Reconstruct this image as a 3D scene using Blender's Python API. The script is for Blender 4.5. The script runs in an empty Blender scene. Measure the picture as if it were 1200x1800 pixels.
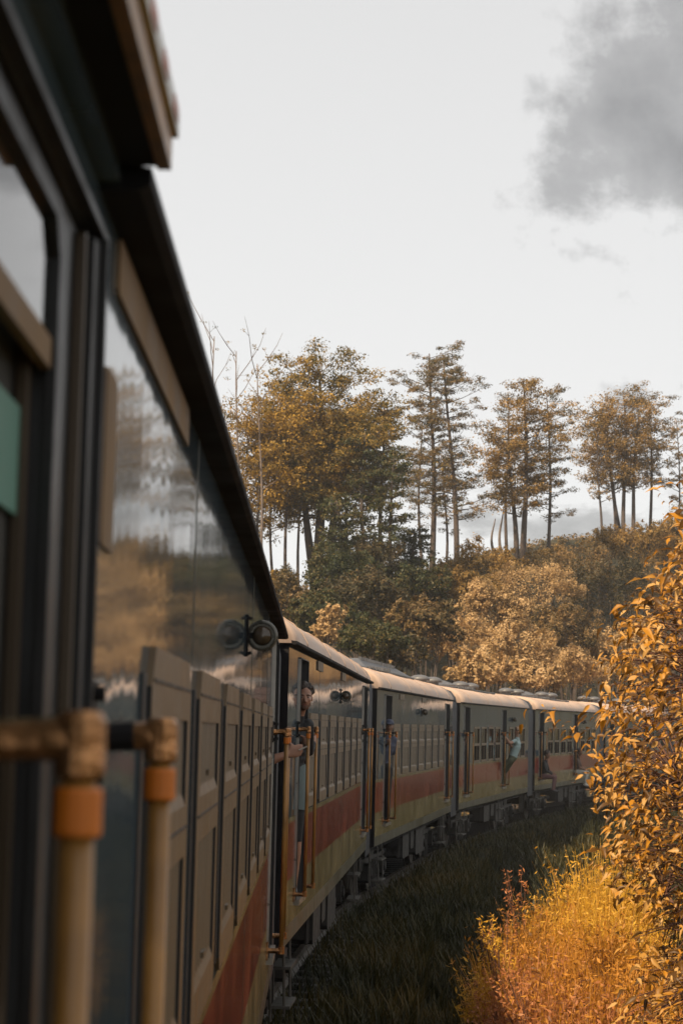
import bpy, math, random
import numpy as np
from mathutils import Vector, Matrix, Euler

random.seed(7)
RNG = np.random.default_rng(7)
SC = bpy.context.scene
COL = SC.collection
R = math.radians

# ------------------------------------------------------------------ camera
F = 3600.0                      # focal length in pixels of the 1200 x 1800 photograph
CAMZ = 2.8
PITCH = math.atan((1284.2 - 900) / F)
cd = bpy.data.cameras.new('camera'); CAM = bpy.data.objects.new('camera', cd); COL.objects.link(CAM)
CAM.location = (0, 0, CAMZ); CAM.rotation_euler = (R(90) + PITCH, 0, 0)
cd.sensor_fit = 'VERTICAL'; cd.sensor_height = 36; cd.lens = 36 * F / 1800
cd.clip_start = 0.05; cd.clip_end = 3000
cd.dof.use_dof = True; cd.dof.focus_distance = 20.0; cd.dof.aperture_fstop = 7.0
SC.camera = CAM

# ------------------------------------------------------------------ sky, sun, exposure
SUN = Vector((-0.52, -0.66, 0.86)).normalized()
W = bpy.data.worlds.new('World'); SC.world = W; W.use_nodes = True
def build_world():
    nt = W.node_tree; nt.nodes.clear(); N = nt.nodes.new; L = nt.links.new
    out = N('ShaderNodeOutputWorld'); bg = N('ShaderNodeBackground'); bg.inputs['Strength'].default_value = 1.0
    sky = N('ShaderNodeTexSky'); sky.sky_type = 'NISHITA'; sky.sun_disc = False
    sky.sun_elevation = math.asin(SUN.z); sky.sun_rotation = math.atan2(SUN.x, SUN.y)
    sc = N('ShaderNodeVectorMath'); sc.operation = 'SCALE'; sc.inputs['Scale'].default_value = 0.09
    L(sky.outputs[0], sc.inputs[0])
    tc = N('ShaderNodeTexCoord')
    sep = N('ShaderNodeSeparateXYZ'); L(tc.outputs['Generated'], sep.inputs[0])
    # project the view direction on a cloud layer
    ad = N('ShaderNodeMath'); ad.operation = 'MAXIMUM'; L(sep.outputs['Z'], ad.inputs[0]); ad.inputs[1].default_value = 0.0
    ad2 = N('ShaderNodeMath'); ad2.operation = 'ADD'; L(ad.outputs[0], ad2.inputs[0]); ad2.inputs[1].default_value = 0.45
    dv = N('ShaderNodeVectorMath'); dv.operation = 'DIVIDE'; L(tc.outputs['Generated'], dv.inputs[0])
    cb = N('ShaderNodeCombineXYZ')
    for i in range(3): L(ad2.outputs[0], cb.inputs[i])
    L(cb.outputs[0], dv.inputs[1])
    mp = N('ShaderNodeMapping'); mp.inputs['Location'].default_value = CLOUD_OFF
    L(dv.outputs[0], mp.inputs[0])
    n1 = N('ShaderNodeTexNoise'); n1.inputs["Scale"].default_value = 1.15; n1.inputs['Detail'].default_value = 9; n1.inputs['Roughness'].default_value = 0.6
    n1.inputs['Distortion'].default_value = 0.15
    L(mp.outputs[0], n1.inputs['Vector'])
    rp = N('ShaderNodeValToRGB'); cr = rp.color_ramp; cr.elements[0].position = 0.0; cr.elements[0].color = (0.62, 0.62, 0.612, 1)
    cr.elements[1].position = 1.0; cr.elements[1].color = (0.2, 0.2, 0.2, 1)
    e = cr.elements.new(0.575); e.color = (0.605, 0.60, 0.592, 1)
    e = cr.elements.new(0.602); e.color = (0.36, 0.355, 0.35, 1)
    e = cr.elements.new(0.70); e.color = (0.15, 0.148, 0.146, 1)
    L(n1.outputs['Fac'], rp.inputs['Fac'])
    # overcast: a little brighter towards the horizon, where the cloud sheet is thin
    mr = N('ShaderNodeMapRange'); mr.inputs['From Min'].default_value = 0.0; mr.inputs['From Max'].default_value = 0.45
    mr.inputs['To Min'].default_value = 1.13; mr.inputs['To Max'].default_value = 0.83
    L(sep.outputs['Z'], mr.inputs['Value'])
    ml = N('ShaderNodeVectorMath'); ml.operation = 'SCALE'; L(rp.outputs[0], ml.inputs[0]); L(mr.outputs[0], ml.inputs['Scale'])
    mx = N('ShaderNodeMix'); mx.data_type = 'RGBA'; mx.inputs['Factor'].default_value = 0.93
    L(sc.outputs[0], mx.inputs['A']); L(ml.outputs[0], mx.inputs['B'])
    L(mx.outputs['Result'], bg.inputs['Color']); L(bg.outputs[0], out.inputs['Surface'])
CLOUD_OFF = (2.69, 0.50, 1.54)
build_world()

sl = bpy.data.lights.new('sun', 'SUN'); sl.energy = 5.0; sl.angle = R(0.6); sl.color = (1.0, 0.80, 0.55)
so = bpy.data.objects.new('sun', sl); COL.objects.link(so); so.rotation_euler = SUN.to_track_quat('Z', 'Y').to_euler()
so.location = (-30, -30, 40)
SC.view_settings.view_transform = 'Standard'; SC.view_settings.look = 'None'
SC.view_settings.exposure = 0.57; SC.view_settings.gamma = 1.0; SC.view_settings.use_curve_mapping = False
SC.render.engine = 'CYCLES'
SC.cycles.use_denoising = True
SC.cycles.max_bounces = 6; SC.cycles.diffuse_bounces = 3; SC.cycles.glossy_bounces = 3
SC.cycles.transmission_bounces = 4; SC.cycles.volume_bounces = 0; SC.cycles.transparent_max_bounces = 4
SC.cycles.caustics_reflective = False; SC.cycles.caustics_refractive = False

# ------------------------------------------------------------------ helpers
def ray_point(px, py, d):
    """world point seen at a pixel of the 1200x1800 photograph, at depth d along +Y"""
    c, s = math.cos(PITCH), math.sin(PITCH)
    a, b = (px - 600) / F, (900 - py) / F
    v = Vector((a, c - b * s, s + b * c))
    return Vector((0, 0, CAMZ)) + v * (d / v.y)

def tag(o, label=None, cat=None, group=None, kind=None):
    if label: o['label'] = label
    if cat: o['category'] = cat
    if group: o['group'] = group
    if kind: o['kind'] = kind
    return o
def empty(name, mat=None, parent=None):
    o = bpy.data.objects.new(name, None); COL.objects.link(o); o.empty_display_size = 0.2
    if parent is not None: o.parent = parent
    if mat is not None: o.matrix_local = mat
    return o
def inst(name, me, parent=None, mat=None):
    o = bpy.data.objects.new(name, me); COL.objects.link(o)
    if parent is not None: o.parent = parent
    if mat is not None: o.matrix_local = mat
    return o
T = Matrix.Translation

class MB:
    def __init__(s): s.v = []; s.f = []; s.m = []
    def add(s, vs, fs, m=0):
        n = len(s.v); s.v.extend([tuple(p) for p in vs]); s.f.extend([tuple(i + n for i in f) for f in fs]); s.m.extend([m] * len(fs)); return s
    def quad(s, a, b, c, d, m=0): return s.add([a, b, c, d], [(0, 1, 2, 3)], m)
    def box(s, x0, x1, y0, y1, z0, z1, m=0, mat=None):
        vs = [(x, y, z) for z in (z0, z1) for y in (y0, y1) for x in (x0, x1)]
        if mat is not None: vs = [mat @ Vector(p) for p in vs]
        return s.add(vs, [(0, 2, 3, 1), (4, 5, 7, 6), (0, 1, 5, 4), (2, 6, 7, 3), (0, 4, 6, 2), (1, 3, 7, 5)], m)
    def bevbox(s, x0, x1, y0, y1, z0, z1, b, m=0):
        """box with chamfered vertical-plane corners (profile in y-z, extruded in x), chamfer on the outer x edge"""
        prof = [(y0 + b, z0), (y1 - b, z0), (y1, z0 + b), (y1, z1 - b), (y1 - b, z1), (y0 + b, z1), (y0, z1 - b), (y0, z0 + b)]
        n = 8
        vs = [(x0, y, z) for y, z in prof] + [(x1, y, z) for y, z in prof]
        fs = [tuple(range(n - 1, -1, -1)), tuple(range(n, 2 * n))] + [(i, (i + 1) % n, n + (i + 1) % n, n + i) for i in range(n)]
        return s.add(vs, fs, m)
    def tube(s, pts, r, n=8, m=0, caps=True):
        pts = [Vector(p) for p in pts]; rr = r if hasattr(r, '__len__') else [r] * len(pts)
        base = len(s.v); up = None
        for i, p in enumerate(pts):
            t = (pts[min(i + 1, len(pts) - 1)] - pts[max(i - 1, 0)])
            t = t.normalized() if t.length > 1e-9 else Vector((0, 0, 1))
            if up is None: up = Vector((1, 0, 0)) if abs(t.x) < 0.8 else Vector((0, 1, 0))
            a = t.cross(up).normalized(); b = a.cross(t).normalized(); up = b
            for k in range(n):
                an = 2 * math.pi * k / n
                s.v.append(tuple(p + (a * math.cos(an) + b * math.sin(an)) * rr[i]))
        for i in range(len(pts) - 1):
            for k in range(n):
                q = base + i * n; s.f.append((q + k, q + (k + 1) % n, q + n + (k + 1) % n, q + n + k)); s.m.append(m)
        if caps:
            s.f.append(tuple(base + k for k in range(n - 1, -1, -1))); s.m.append(m)
            q = base + (len(pts) - 1) * n; s.f.append(tuple(q + k for k in range(n))); s.m.append(m)
        return s
    def lathe(s, prof, n=16, m=0, mat=None):
        """prof: (radius, height) about z"""
        base = len(s.v)
        for r, z in prof:
            for k in range(n):
                p = Vector((r * math.cos(2 * math.pi * k / n), r * math.sin(2 * math.pi * k / n), z))
                s.v.append(tuple(mat @ p if mat is not None else p))
        for i in range(len(prof) - 1):
            for k in range(n):
                q = base + i * n; s.f.append((q + k, q + (k + 1) % n, q + n + (k + 1) % n, q + n + k)); s.m.append(m)
        s.f.append(tuple(base + k for k in range(n - 1, -1, -1))); s.m.append(m)
        q = base + (len(prof) - 1) * n; s.f.append(tuple(q + k for k in range(n))); s.m.append(m)
        return s
    def mesh(s, name, mats, smooth=False):
        me = bpy.data.meshes.new(name); me.from_pydata(s.v, [], s.f); me.update()
        for m in (mats if isinstance(mats, (list, tuple)) else [mats]): me.materials.append(m)
        if any(s.m): me.polygons.foreach_set('material_index', s.m)
        if smooth: me.polygons.foreach_set('use_smooth', [True] * len(me.polygons))
        return me

def np_mesh(name, V, Q, mats, mi=None, smooth=False):
    """V (n,3) floats, Q (m,k) ints"""
    me = bpy.data.meshes.new(name); V = np.asarray(V, np.float32); Q = np.asarray(Q, np.int32)
    k = Q.shape[1]
    me.vertices.add(len(V)); me.vertices.foreach_set('co', V.ravel())
    me.loops.add(Q.size); me.loops.foreach_set('vertex_index', Q.ravel())
    me.polygons.add(len(Q)); me.polygons.foreach_set('loop_start', np.arange(0, Q.size, k, dtype=np.int32))
    try: me.polygons.foreach_set('loop_total', np.full(len(Q), k, np.int32))
    except Exception: pass
    for m in (mats if isinstance(mats, (list, tuple)) else [mats]): me.materials.append(m)
    if mi is not None: me.polygons.foreach_set('material_index', np.asarray(mi, np.int32))
    if smooth: me.polygons.foreach_set('use_smooth', np.ones(len(Q), bool))
    me.update(calc_edges=True); me.validate(); return me

# ------------------------------------------------------------------ materials
def new_mat(name):
    m = bpy.data.materials.new(name); m.use_nodes = True; nt = m.node_tree; nt.nodes.clear()
    return m, nt, nt.nodes.new, nt.links.new
def paint(name, col, rough=0.5, var=0.25, scale=3.0, metallic=0.0, bump=0.0, bscale=40.0, ripple=0.0, dirt=0.0, coat=0.0, spec=0.5, stretch=None):
    m, nt, N, L = new_mat(name)
    out = N('ShaderNodeOutputMaterial'); p = N('ShaderNodeBsdfPrincipled'); L(p.outputs[0], out.inputs['Surface'])
    tc = N('ShaderNodeTexCoord'); mp = N('ShaderNodeMapping'); L(tc.outputs['Object'], mp.inputs[0])
    if stretch: mp.inputs['Scale'].default_value = stretch
    n = N('ShaderNodeTexNoise'); n.inputs['Scale'].default_value = scale; n.inputs['Detail'].default_value = 6; L(mp.outputs[0], n.inputs['Vector'])
    mr = N('ShaderNodeMapRange'); mr.inputs['From Min'].default_value = 0.3; mr.inputs['From Max'].default_value = 0.7
    mr.inputs['To Min'].default_value = 1 - var; mr.inputs['To Max'].default_value = 1 + var; L(n.outputs['Fac'], mr.inputs['Value'])
    sc = N('ShaderNodeVectorMath'); sc.operation = 'SCALE'; sc.inputs[0].default_value = col; L(mr.outputs[0], sc.inputs['Scale'])
    colout = sc.outputs[0]
    if dirt > 0:      # run-down streaks and grime with a shape of their own
        m2 = N('ShaderNodeMapping'); L(tc.outputs['Object'], m2.inputs[0]); m2.inputs['Scale'].default_value = (6, 6, 0.7)
        n2 = N('ShaderNodeTexNoise'); n2.inputs['Scale'].default_value = 2.2; n2.inputs['Detail'].default_value = 8; n2.inputs['Roughness'].default_value = 0.65; L(m2.outputs[0], n2.inputs['Vector'])
        r2 = N('ShaderNodeMapRange'); r2.inputs['From Min'].default_value = 0.48; r2.inputs['From Max'].default_value = 0.72; r2.inputs['To Min'].default_value = 0; r2.inputs['To Max'].default_value = dirt
        L(n2.outputs['Fac'], r2.inputs['Value'])
        mx = N('ShaderNodeMix'); mx.data_type = 'RGBA'; L(r2.outputs[0], mx.inputs['Factor']); L(colout, mx.inputs['A']); mx.inputs['B'].default_value = (0.045, 0.036, 0.026, 1)
        colout = mx.outputs['Result']
    L(colout, p.inputs['Base Color'])
    p.inputs['Metallic'].default_value = metallic
    p.inputs['Specular IOR Level'].default_value = spec
    r3 = N('ShaderNodeMapRange'); r3.inputs['From Min'].default_value = 0.3; r3.inputs['From Max'].default_value = 0.7
    r3.inputs['To Min'].default_value = max(0.02, rough * 0.75); r3.inputs['To Max'].default_value = min(1, rough * 1.25); L(n.outputs['Fac'], r3.inputs['Value']); L(r3.outputs[0], p.inputs['Roughness'])
    if coat: p.inputs['Coat Weight'].default_value = coat; p.inputs['Coat Roughness'].default_value = 0.06
    last = None
    if bump:
        nb = N('ShaderNodeTexNoise'); nb.inputs['Scale'].default_value = bscale; nb.inputs['Detail'].default_value = 4; L(tc.outputs['Object'], nb.inputs['Vector'])
        b = N('ShaderNodeBump'); b.inputs['Strength'].default_value = bump; b.inputs['Distance'].default_value = 0.01; L(nb.outputs['Fac'], b.inputs['Height']); last = b
    if ripple:        # sheet metal slightly out of true: narrow upright strips, each tilted a little differently
        def tilt(mscale, seed):
            m3 = N('ShaderNodeMapping'); L(tc.outputs['Object'], m3.inputs[0]); m3.inputs['Scale'].default_value = mscale; m3.inputs['Location'].default_value = (seed, seed * 2, seed)
            n3 = N('ShaderNodeTexNoise'); n3.inputs['Scale'].default_value = 1.0; n3.inputs['Detail'].default_value = 3.0; n3.inputs['Roughness'].default_value = 0.6; L(m3.outputs[0], n3.inputs['Vector'])
            q = N('ShaderNodeMath'); q.operation = 'SUBTRACT'; L(n3.outputs['Fac'], q.inputs[0]); q.inputs[1].default_value = 0.5
            q2 = N('ShaderNodeMath'); q2.operation = 'MULTIPLY'; L(q.outputs[0], q2.inputs[0]); return q2
        a1 = tilt((0.0, 16.0, 0.5), 3.1); a1.inputs[1].default_value = ripple
        a2 = tilt((0.0, 2.2, 1.2), 7.7); a2.inputs[1].default_value = ripple * 0.12
        cx = N('ShaderNodeCombineXYZ'); L(a1.outputs[0], cx.inputs['Z']); L(a2.outputs[0], cx.inputs['Y'])
        ge = N('ShaderNodeNewGeometry'); av = N('ShaderNodeVectorMath'); av.operation = 'ADD'; L(ge.outputs['Normal'], av.inputs[0]); L(cx.outputs[0], av.inputs[1])
        nv = N('ShaderNodeVectorMath'); nv.operation = 'NORMALIZE'; L(av.outputs[0], nv.inputs[0]); last = nv
    if last: L(last.outputs[0], p.inputs['Normal'])
    return m
def foliage(name, cols, trans=0.3, patch=0.5, pscale=0.6, rough=0.5, spec=0.25):
    """cols: three leaf colours; leaves vary one by one and in patches"""
    m, nt, N, L = new_mat(name)
    out = N('ShaderNodeOutputMaterial')
    geo = N('ShaderNodeNewGeometry'); tc = N('ShaderNodeTexCoord')
    n = N('ShaderNodeTexNoise'); n.inputs['Scale'].default_value = pscale; n.inputs['Detail'].default_value = 3; L(tc.outputs['Object'], n.inputs['Vector'])
    mr = N('ShaderNodeMapRange'); mr.inputs['From Min'].default_value = 0.3; mr.inputs['From Max'].default_value = 0.7; L(n.outputs['Fac'], mr.inputs['Value'])
    mx = N('ShaderNodeMix'); mx.data_type = 'FLOAT'; mx.inputs['Factor'].default_value = patch; L(geo.outputs['Random Per Island'], mx.inputs['A']); L(mr.outputs[0], mx.inputs['B'])
    rp = N('ShaderNodeValToRGB'); cr = rp.color_ramp
    cr.elements[0].position = 0.18; cr.elements[0].color = (*cols[0], 1); cr.elements[1].position = 0.85; cr.elements[1].color = (*cols[2], 1)
    e = cr.elements.new(0.5); e.color = (*cols[1], 1)
    L(mx.outputs[0], rp.inputs['Fac'])
    p = N('ShaderNodeBsdfPrincipled'); L(rp.outputs[0], p.inputs['Base Color']); p.inputs['Roughness'].default_value = rough; p.inputs['Specular IOR Level'].default_value = spec
    t = N('ShaderNodeBsdfTranslucent'); L(rp.outputs[0], t.inputs['Color'])
    s = N('ShaderNodeMixShader'); s.inputs[0].default_value = trans; L(p.outputs[0], s.inputs[1]); L(t.outputs[0], s.inputs[2]); L(s.outputs[0], out.inputs['Surface'])
    return m
def glass_mat(name, col=(0.02, 0.025, 0.025), rough=0.04):
    m, nt, N, L = new_mat(name)
    out = N('ShaderNodeOutputMaterial'); g = N('ShaderNodeBsdfGlossy'); g.inputs['Roughness'].default_value = rough; g.inputs['Color'].default_value = (1, 1, 1, 1)
    tr = N('ShaderNodeBsdfTransparent'); tr.inputs['Color'].default_value = (0.55, 0.62, 0.58, 1)
    fr = N('ShaderNodeFresnel'); fr.inputs['IOR'].default_value = 1.5
    s = N('ShaderNodeMixShader'); L(fr.outputs[0], s.inputs[0]); L(tr.outputs[0], s.inputs[1]); L(g.outputs[0], s.inputs[2]); L(s.outputs[0], out.inputs['Surface'])
    return m

M = {}
M['slate'] = paint('slate_blue_paint', (0.080, 0.114, 0.135), 0.05, 0.18, 1.4, ripple=0.10, dirt=0.15, spec=0.75)
M['cream'] = paint('cream_paint', (0.22, 0.178, 0.088), 0.22, 0.16, 2.0, ripple=0.05, dirt=0.5)
M['red'] = paint('red_stripe_paint', (0.25, 0.046, 0.034), 0.16, 0.18, 1.6, ripple=0.05, dirt=0.25)
M['skirt'] = paint('olive_grey_skirt', (0.075, 0.072, 0.048), 0.4, 0.25, 2.5, dirt=0.6)
M['frame'] = paint('window_frame_cream', (0.155, 0.102, 0.054), 0.42, 0.14, 5.0, dirt=0.30)
M['shutter'] = paint('shutter_cream', (0.118, 0.082, 0.045), 0.45, 0.16, 8.0, dirt=0.30, stretch=(1, 3, 0.4))
M['rubber'] = paint('black_rubber', (0.012, 0.012, 0.013), 0.5, 0.3, 9)
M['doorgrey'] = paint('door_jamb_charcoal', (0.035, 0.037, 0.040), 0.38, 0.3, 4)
M['doorleaf'] = paint('door_leaf_brown', (0.065, 0.045, 0.026), 0.4, 0.25, 3)
M['curtain'] = paint('teal_blind', (0.10, 0.23, 0.18), 0.7, 0.15, 4)
M['trim'] = paint('aluminium_trim', (0.36, 0.34, 0.31), 0.32, 0.2, 8, metallic=0.7)
M['ochre'] = paint('ochre_rail_paint', (0.34, 0.165, 0.038), 0.36, 0.3, 9, dirt=0.55, spec=0.5, bump=0.12, bscale=50)
M['worn'] = paint('worn_brass_bracket', (0.40, 0.20, 0.085), 0.24, 0.5, 22, metallic=0.85, bump=0.2, bscale=60)
M['orange'] = paint('orange_sleeve', (0.62, 0.17, 0.012), 0.5, 0.12, 20)
M['roof'] = paint('roof_cream', (0.56, 0.40, 0.30), 0.55, 0.15, 1.2, dirt=0.30, bump=0.06, bscale=9)
M['gutter'] = paint('gutter_dark', (0.016, 0.015, 0.016), 0.8, 0.3, 3, spec=0.15)
M['vent'] = paint('vent_dark_grey', (0.075, 0.078, 0.088), 0.5, 0.3, 5)
M['ventcap'] = paint('vent_cap_pale', (0.10, 0.10, 0.105), 0.4, 0.2, 5)
M['bellows'] = paint('bellows_rubber', (0.028, 0.031, 0.040), 0.55, 0.35, 3, bump=0.1)
M['iron'] = paint('grimy_iron', (0.022, 0.019, 0.016), 0.65, 0.5, 7, bump=0.3)
M['tread'] = paint('wheel_steel', (0.09, 0.075, 0.06), 0.45, 0.4, 9, metallic=0.5)
M['hose'] = paint('grimy_grey_hose', (0.075, 0.07, 0.06), 0.5, 0.3, 9)
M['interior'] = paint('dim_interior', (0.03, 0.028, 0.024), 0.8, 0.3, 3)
M['lampring'] = paint('lamp_ring', (0.10, 0.095, 0.08), 0.28, 0.3, 12, metallic=0.6)
M['lens'] = paint('lamp_lens', (0.085, 0.055, 0.03), 0.12, 0.5, 9, spec=0.7)
M['plate'] = paint('tan_sash_reflection_paint', (0.25, 0.165, 0.095), 0.75, 0.2, 5, dirt=0.35, spec=0.15)  # door sash rail, and the tan strips painting reflections on the near side
M['glass'] = glass_mat('window_glass')
M['marker'] = paint('black_marker', (0.01, 0.01, 0.01), 0.6, 0.1)
M['white'] = paint('white_plate', (0.62, 0.60, 0.55), 0.4, 0.1)
M['redpaint'] = paint('faded_red_print', (0.45, 0.12, 0.06), 0.5, 0.2)
M['bark'] = paint('bark', (0.075, 0.055, 0.045), 0.9, 0.4, 4, bump=0.6, bscale=14)
M['palebark'] = paint('pale_bark', (0.15, 0.115, 0.095), 0.9, 0.4, 4, bump=0.6, bscale=14)
M['twig'] = paint('reddish_twig', (0.11, 0.048, 0.028), 0.8, 0.4, 8)

# ------------------------------------------------------------------ the line of the track
PITCHLEN = 15.93; CANT = 0.0232; HALF = 1.43
UA, UB = -2.36, 12.08                      # ends of a carriage body, measured from its first window
HEAD = [-0.7, 3.42, 7.88, 11.6, 15.0, 18.6, 22.3]
ZOFF = [0.0, 0.02, -0.03, -0.05, -0.05, -0.05, -0.05]
JOINT = [Vector((-0.289, 0.40))]
for h in HEAD:
    JOINT.append(JOINT[-1] + PITCHLEN * Vector((math.sin(R(h)), math.cos(R(h)))))
CARM = []
for i, h in enumerate(HEAD):
    o = JOINT[i] + (-UA + (PITCHLEN - (UB - UA)) / 2) * Vector((math.sin(R(h)), math.cos(R(h))))
    CARM.append(T((o.x, o.y, CAMZ + ZOFF[i])) @ Matrix.Rotation(-R(h), 4, 'Z') @ Matrix.Rotation(CANT, 4, 'Y') @ T((-HALF, 0, -CAMZ)))
def carpt(i, w, u, z):
    """w out from the side, u along it, z from camera height"""
    return CARM[i] @ Vector((w + HALF, u, z + CAMZ))
TRK = []
for i in range(len(HEAD)):
    for u in (UA, 1.2, 4.95, 8.7): TRK.append(CARM[i] @ Vector((0, u, 0)))
d0 = (TRK[1] - TRK[0]).normalized()
TRK = [TRK[0] - d0 * 12, TRK[0] - d0 * 6] + TRK
_d = (TRK[-1] - TRK[-2]).normalized(); _a = R(-3.6)
for k in range(16):
    _d = Matrix.Rotation(R(-0.9), 3, 'Z') @ _d; TRK.append(TRK[-1] + _d * 4)
TRK_XY = np.array([(p.x, p.y) for p in TRK])
def track_dist(x, y):
    """signed distance from the track's centre line; + on its left (outer) side. arrays in, arrays out"""
    x = np.asarray(x, float); y = np.asarray(y, float); P = np.stack([x, y], -1)
    best = np.full(x.shape, 1e9); sg = np.zeros(x.shape)
    for a, b in zip(TRK_XY[:-1], TRK_XY[1:]):
        ab = b - a; t = np.clip(((P - a) @ ab) / (ab @ ab), 0, 1)
        q = P - (a + t[..., None] * ab); dd = np.hypot(q[..., 0], q[..., 1])
        cr = ab[0] * q[..., 1] - ab[1] * q[..., 0]
        m = dd < best; best = np.where(m, dd, best); sg = np.where(m, np.sign(cr), sg)
    return best * sg
def sstep(a, b, x):
    t = np.clip((x - a) / (b - a), 0, 1); return t * t * (3 - 2 * t)
def fbm(x, y, seed=0):
    v = 0
    for k, (fr, am) in enumerate(((0.05, 1.0), (0.13, 0.5), (0.37, 0.22), (0.9, 0.1))):
        a = seed * 1.7 + k * 2.1
        v = v + am * (np.sin(fr * (x * math.cos(a) + y * math.sin(a)) * 2.1 + a * 3) * np.cos(fr * (-x * math.sin(a * 1.3) + y * math.cos(a * 1.3)) * 1.9 + a))
    return v
def ground_z(x, y):
    x = np.asarray(x, float); y = np.asarray(y, float)
    s = track_dist(x, y)
    n = fbm(x, y)
    hp = np.clip(9.8 + 0.32 * x, 6.0, 17.5)
    left = -0.55 + (hp + 0.55) * sstep(3.2, 15.0, s) ** 1.1 + n * 0.7 * sstep(4, 10, s) - 0.10 * np.clip(s - 17, 0, 60)
    r = -s
    right = -0.55 + 0.35 * sstep(3.5, 8, r) + 3.0 * sstep(7, 24, r) + n * (0.10 + 0.35 * sstep(6, 14, r))
    bed = -0.30
    z = np.where(s > 0, left, right)
    k = sstep(1.75, 3.0, np.abs(s))
    return bed * (1 - k) + z * k

# ------------------------------------------------------------------ ground, ballast, track
def soil_mat():
    m, nt, N, L = new_mat('grassy_soil')
    out = N('ShaderNodeOutputMaterial'); p = N('ShaderNodeBsdfPrincipled'); L(p.outputs[0], out.inputs['Surface']); p.inputs['Roughness'].default_value = 0.95
    tc = N('ShaderNodeTexCoord'); n = N('ShaderNodeTexNoise'); n.inputs['Scale'].default_value = 0.8; n.inputs['Detail'].default_value = 8; L(tc.outputs['Object'], n.inputs['Vector'])
    rp = N('ShaderNodeValToRGB'); cr = rp.color_ramp; cr.elements[0].position = 0.3; cr.elements[0].color = (0.016, 0.018, 0.007, 1); cr.elements[1].position = 0.75; cr.elements[1].color = (0.075, 0.046, 0.016, 1)
    e = cr.elements.new(0.5); e.color = (0.035, 0.031, 0.012, 1); L(n.outputs['Fac'], rp.inputs['Fac']); L(rp.outputs[0], p.inputs['Base Color'])
    n2 = N('ShaderNodeTexNoise'); n2.inputs['Scale'].default_value = 9; n2.inputs['Detail'].default_value = 6; L(tc.outputs['Object'], n2.inputs['Vector'])
    b = N('ShaderNodeBump'); b.inputs['Strength'].default_value = 0.8; b.inputs['Distance'].default_value = 0.08; L(n2.outputs['Fac'], b.inputs['Height']); L(b.outputs[0], p.inputs['Normal'])
    return m
M['soil'] = soil_mat()
M['ballast'] = paint('ballast', (0.028, 0.024, 0.020), 0.95, 0.5, 9, bump=1.0, bscale=22)
def build_ground():
    def axis(lo, hi, fine_lo, fine_hi, st):
        a = list(np.arange(fine_lo, fine_hi, st)); g = st; v = fine_lo
        pre = []
        while v > lo: g *= 1.25; v -= g; pre.append(v)
        g = st; v = a[-1]; post = []
        while v < hi: g *= 1.25; v += g; post.append(v)
        return np.array(pre[::-1] + a + post)
    xs = axis(-1500, 1500, -32, 46, 0.7); ys = axis(-1500, 1500, -12, 175, 0.8)
    X, Y = np.meshgrid(xs, ys, indexing='ij'); Z = ground_z(X, Y)
    Z = np.where(np.hypot(X, Y - 80) > 260, np.minimum(Z, 2.0), Z)
    V = np.stack([X, Y, Z], -1).reshape(-1, 3); ny = len(ys)
    I, J = np.meshgrid(np.arange(len(xs) - 1), np.arange(ny - 1), indexing='ij'); a = (I * ny + J).ravel()
    Q = np.stack([a, a + ny, a + ny + 1, a + 1], -1)
    o = inst('ground', np_mesh('ground', V, Q, M['soil'], smooth=True)); tag(o, kind='structure')
build_ground()

def resample(pts, step):
    pts = [Vector(p) for p in pts]; out = [pts[0]]; acc = 0
    for a, b in zip(pts[:-1], pts[1:]):
        l = (b - a).length; t = step - acc
        while t <= l: out.append(a + (b - a) * (t / l)); t += step
        acc = l - (t - step)
    return out
def smooth_path(pts, it=3):
    for _ in range(it):
        q = [pts[0]]
        for a, b in zip(pts[:-1], pts[1:]): q += [a * 0.75 + b * 0.25, a * 0.25 + b * 0.75]
        q.append(pts[-1]); pts = q
    return pts
def build_track():
    path = resample(smooth_path(TRK, 2), 0.65)
    frames = []
    for i, p in enumerate(path):
        t = (path[min(i + 1, len(path) - 1)] - path[max(i - 1, 0)]); t.z = 0; t.normalize()
        rt = Vector((t.y, -t.x, -math.sin(CANT))).normalized()
        frames.append((p, t, rt))
    # ballast shoulder
    mb = MB(); prof = [(-2.3, -0.62), (-1.75, -0.27), (1.75, -0.27), (2.35, -0.62)]
    vs = [p + rt * w + Vector((0, 0, z)) for p, t, rt in frames for w, z in prof]; n = 4
    fs = [(i * n + k, i * n + k + 1, (i + 1) * n + k + 1, (i + 1) * n + k) for i in range(len(frames) - 1) for k in range(3)]
    mb.add(vs, [f[::-1] for f in fs]); o = inst('ballast_bed', mb.mesh('ballast_bed', M['ballast'])); tag(o, kind='structure')
    root = empty('railway_track', T(frames[0][0])); inv = T(-frames[0][0])
    tag(root, 'rusty steel railway track on dark sleepers running beneath the carriages', 'track')
    for sgn in (-1, 1):
        mb = MB(); pr = [(-0.035, 0), (0.035, 0), (0.03, -0.04), (0.01, -0.05), (0.01, -0.12), (0.06, -0.15), (-0.06, -0.15), (-0.01, -0.12), (-0.01, -0.05), (-0.03, -0.04)]
        vs = [inv @ (p + rt * (sgn * 0.84 + w) + Vector((0, 0, z))) for p, t, rt in frames for w, z in pr]; n = len(pr)
        fs = [(i * n + k, i * n + (k + 1) % n, (i + 1) * n + (k + 1) % n, (i + 1) * n + k) for i in range(len(frames) - 1) for k in range(n)]
        mb.add(vs, fs); inst('rail', mb.mesh('rail', M['tread']), root)
    me = MB().bevbox(-1.35, 1.35, -0.125, 0.125, -0.30, -0.152, 0.015).mesh('sleeper', M['iron'])
    for i, (p, t, rt) in enumerate(frames[:300]):
        up = rt.cross(t).normalized(); m = Matrix((rt, t, up)).transposed().to_4x4(); m.translation = inv @ p
        inst('sleeper', me, root, m)
build_track()

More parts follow.
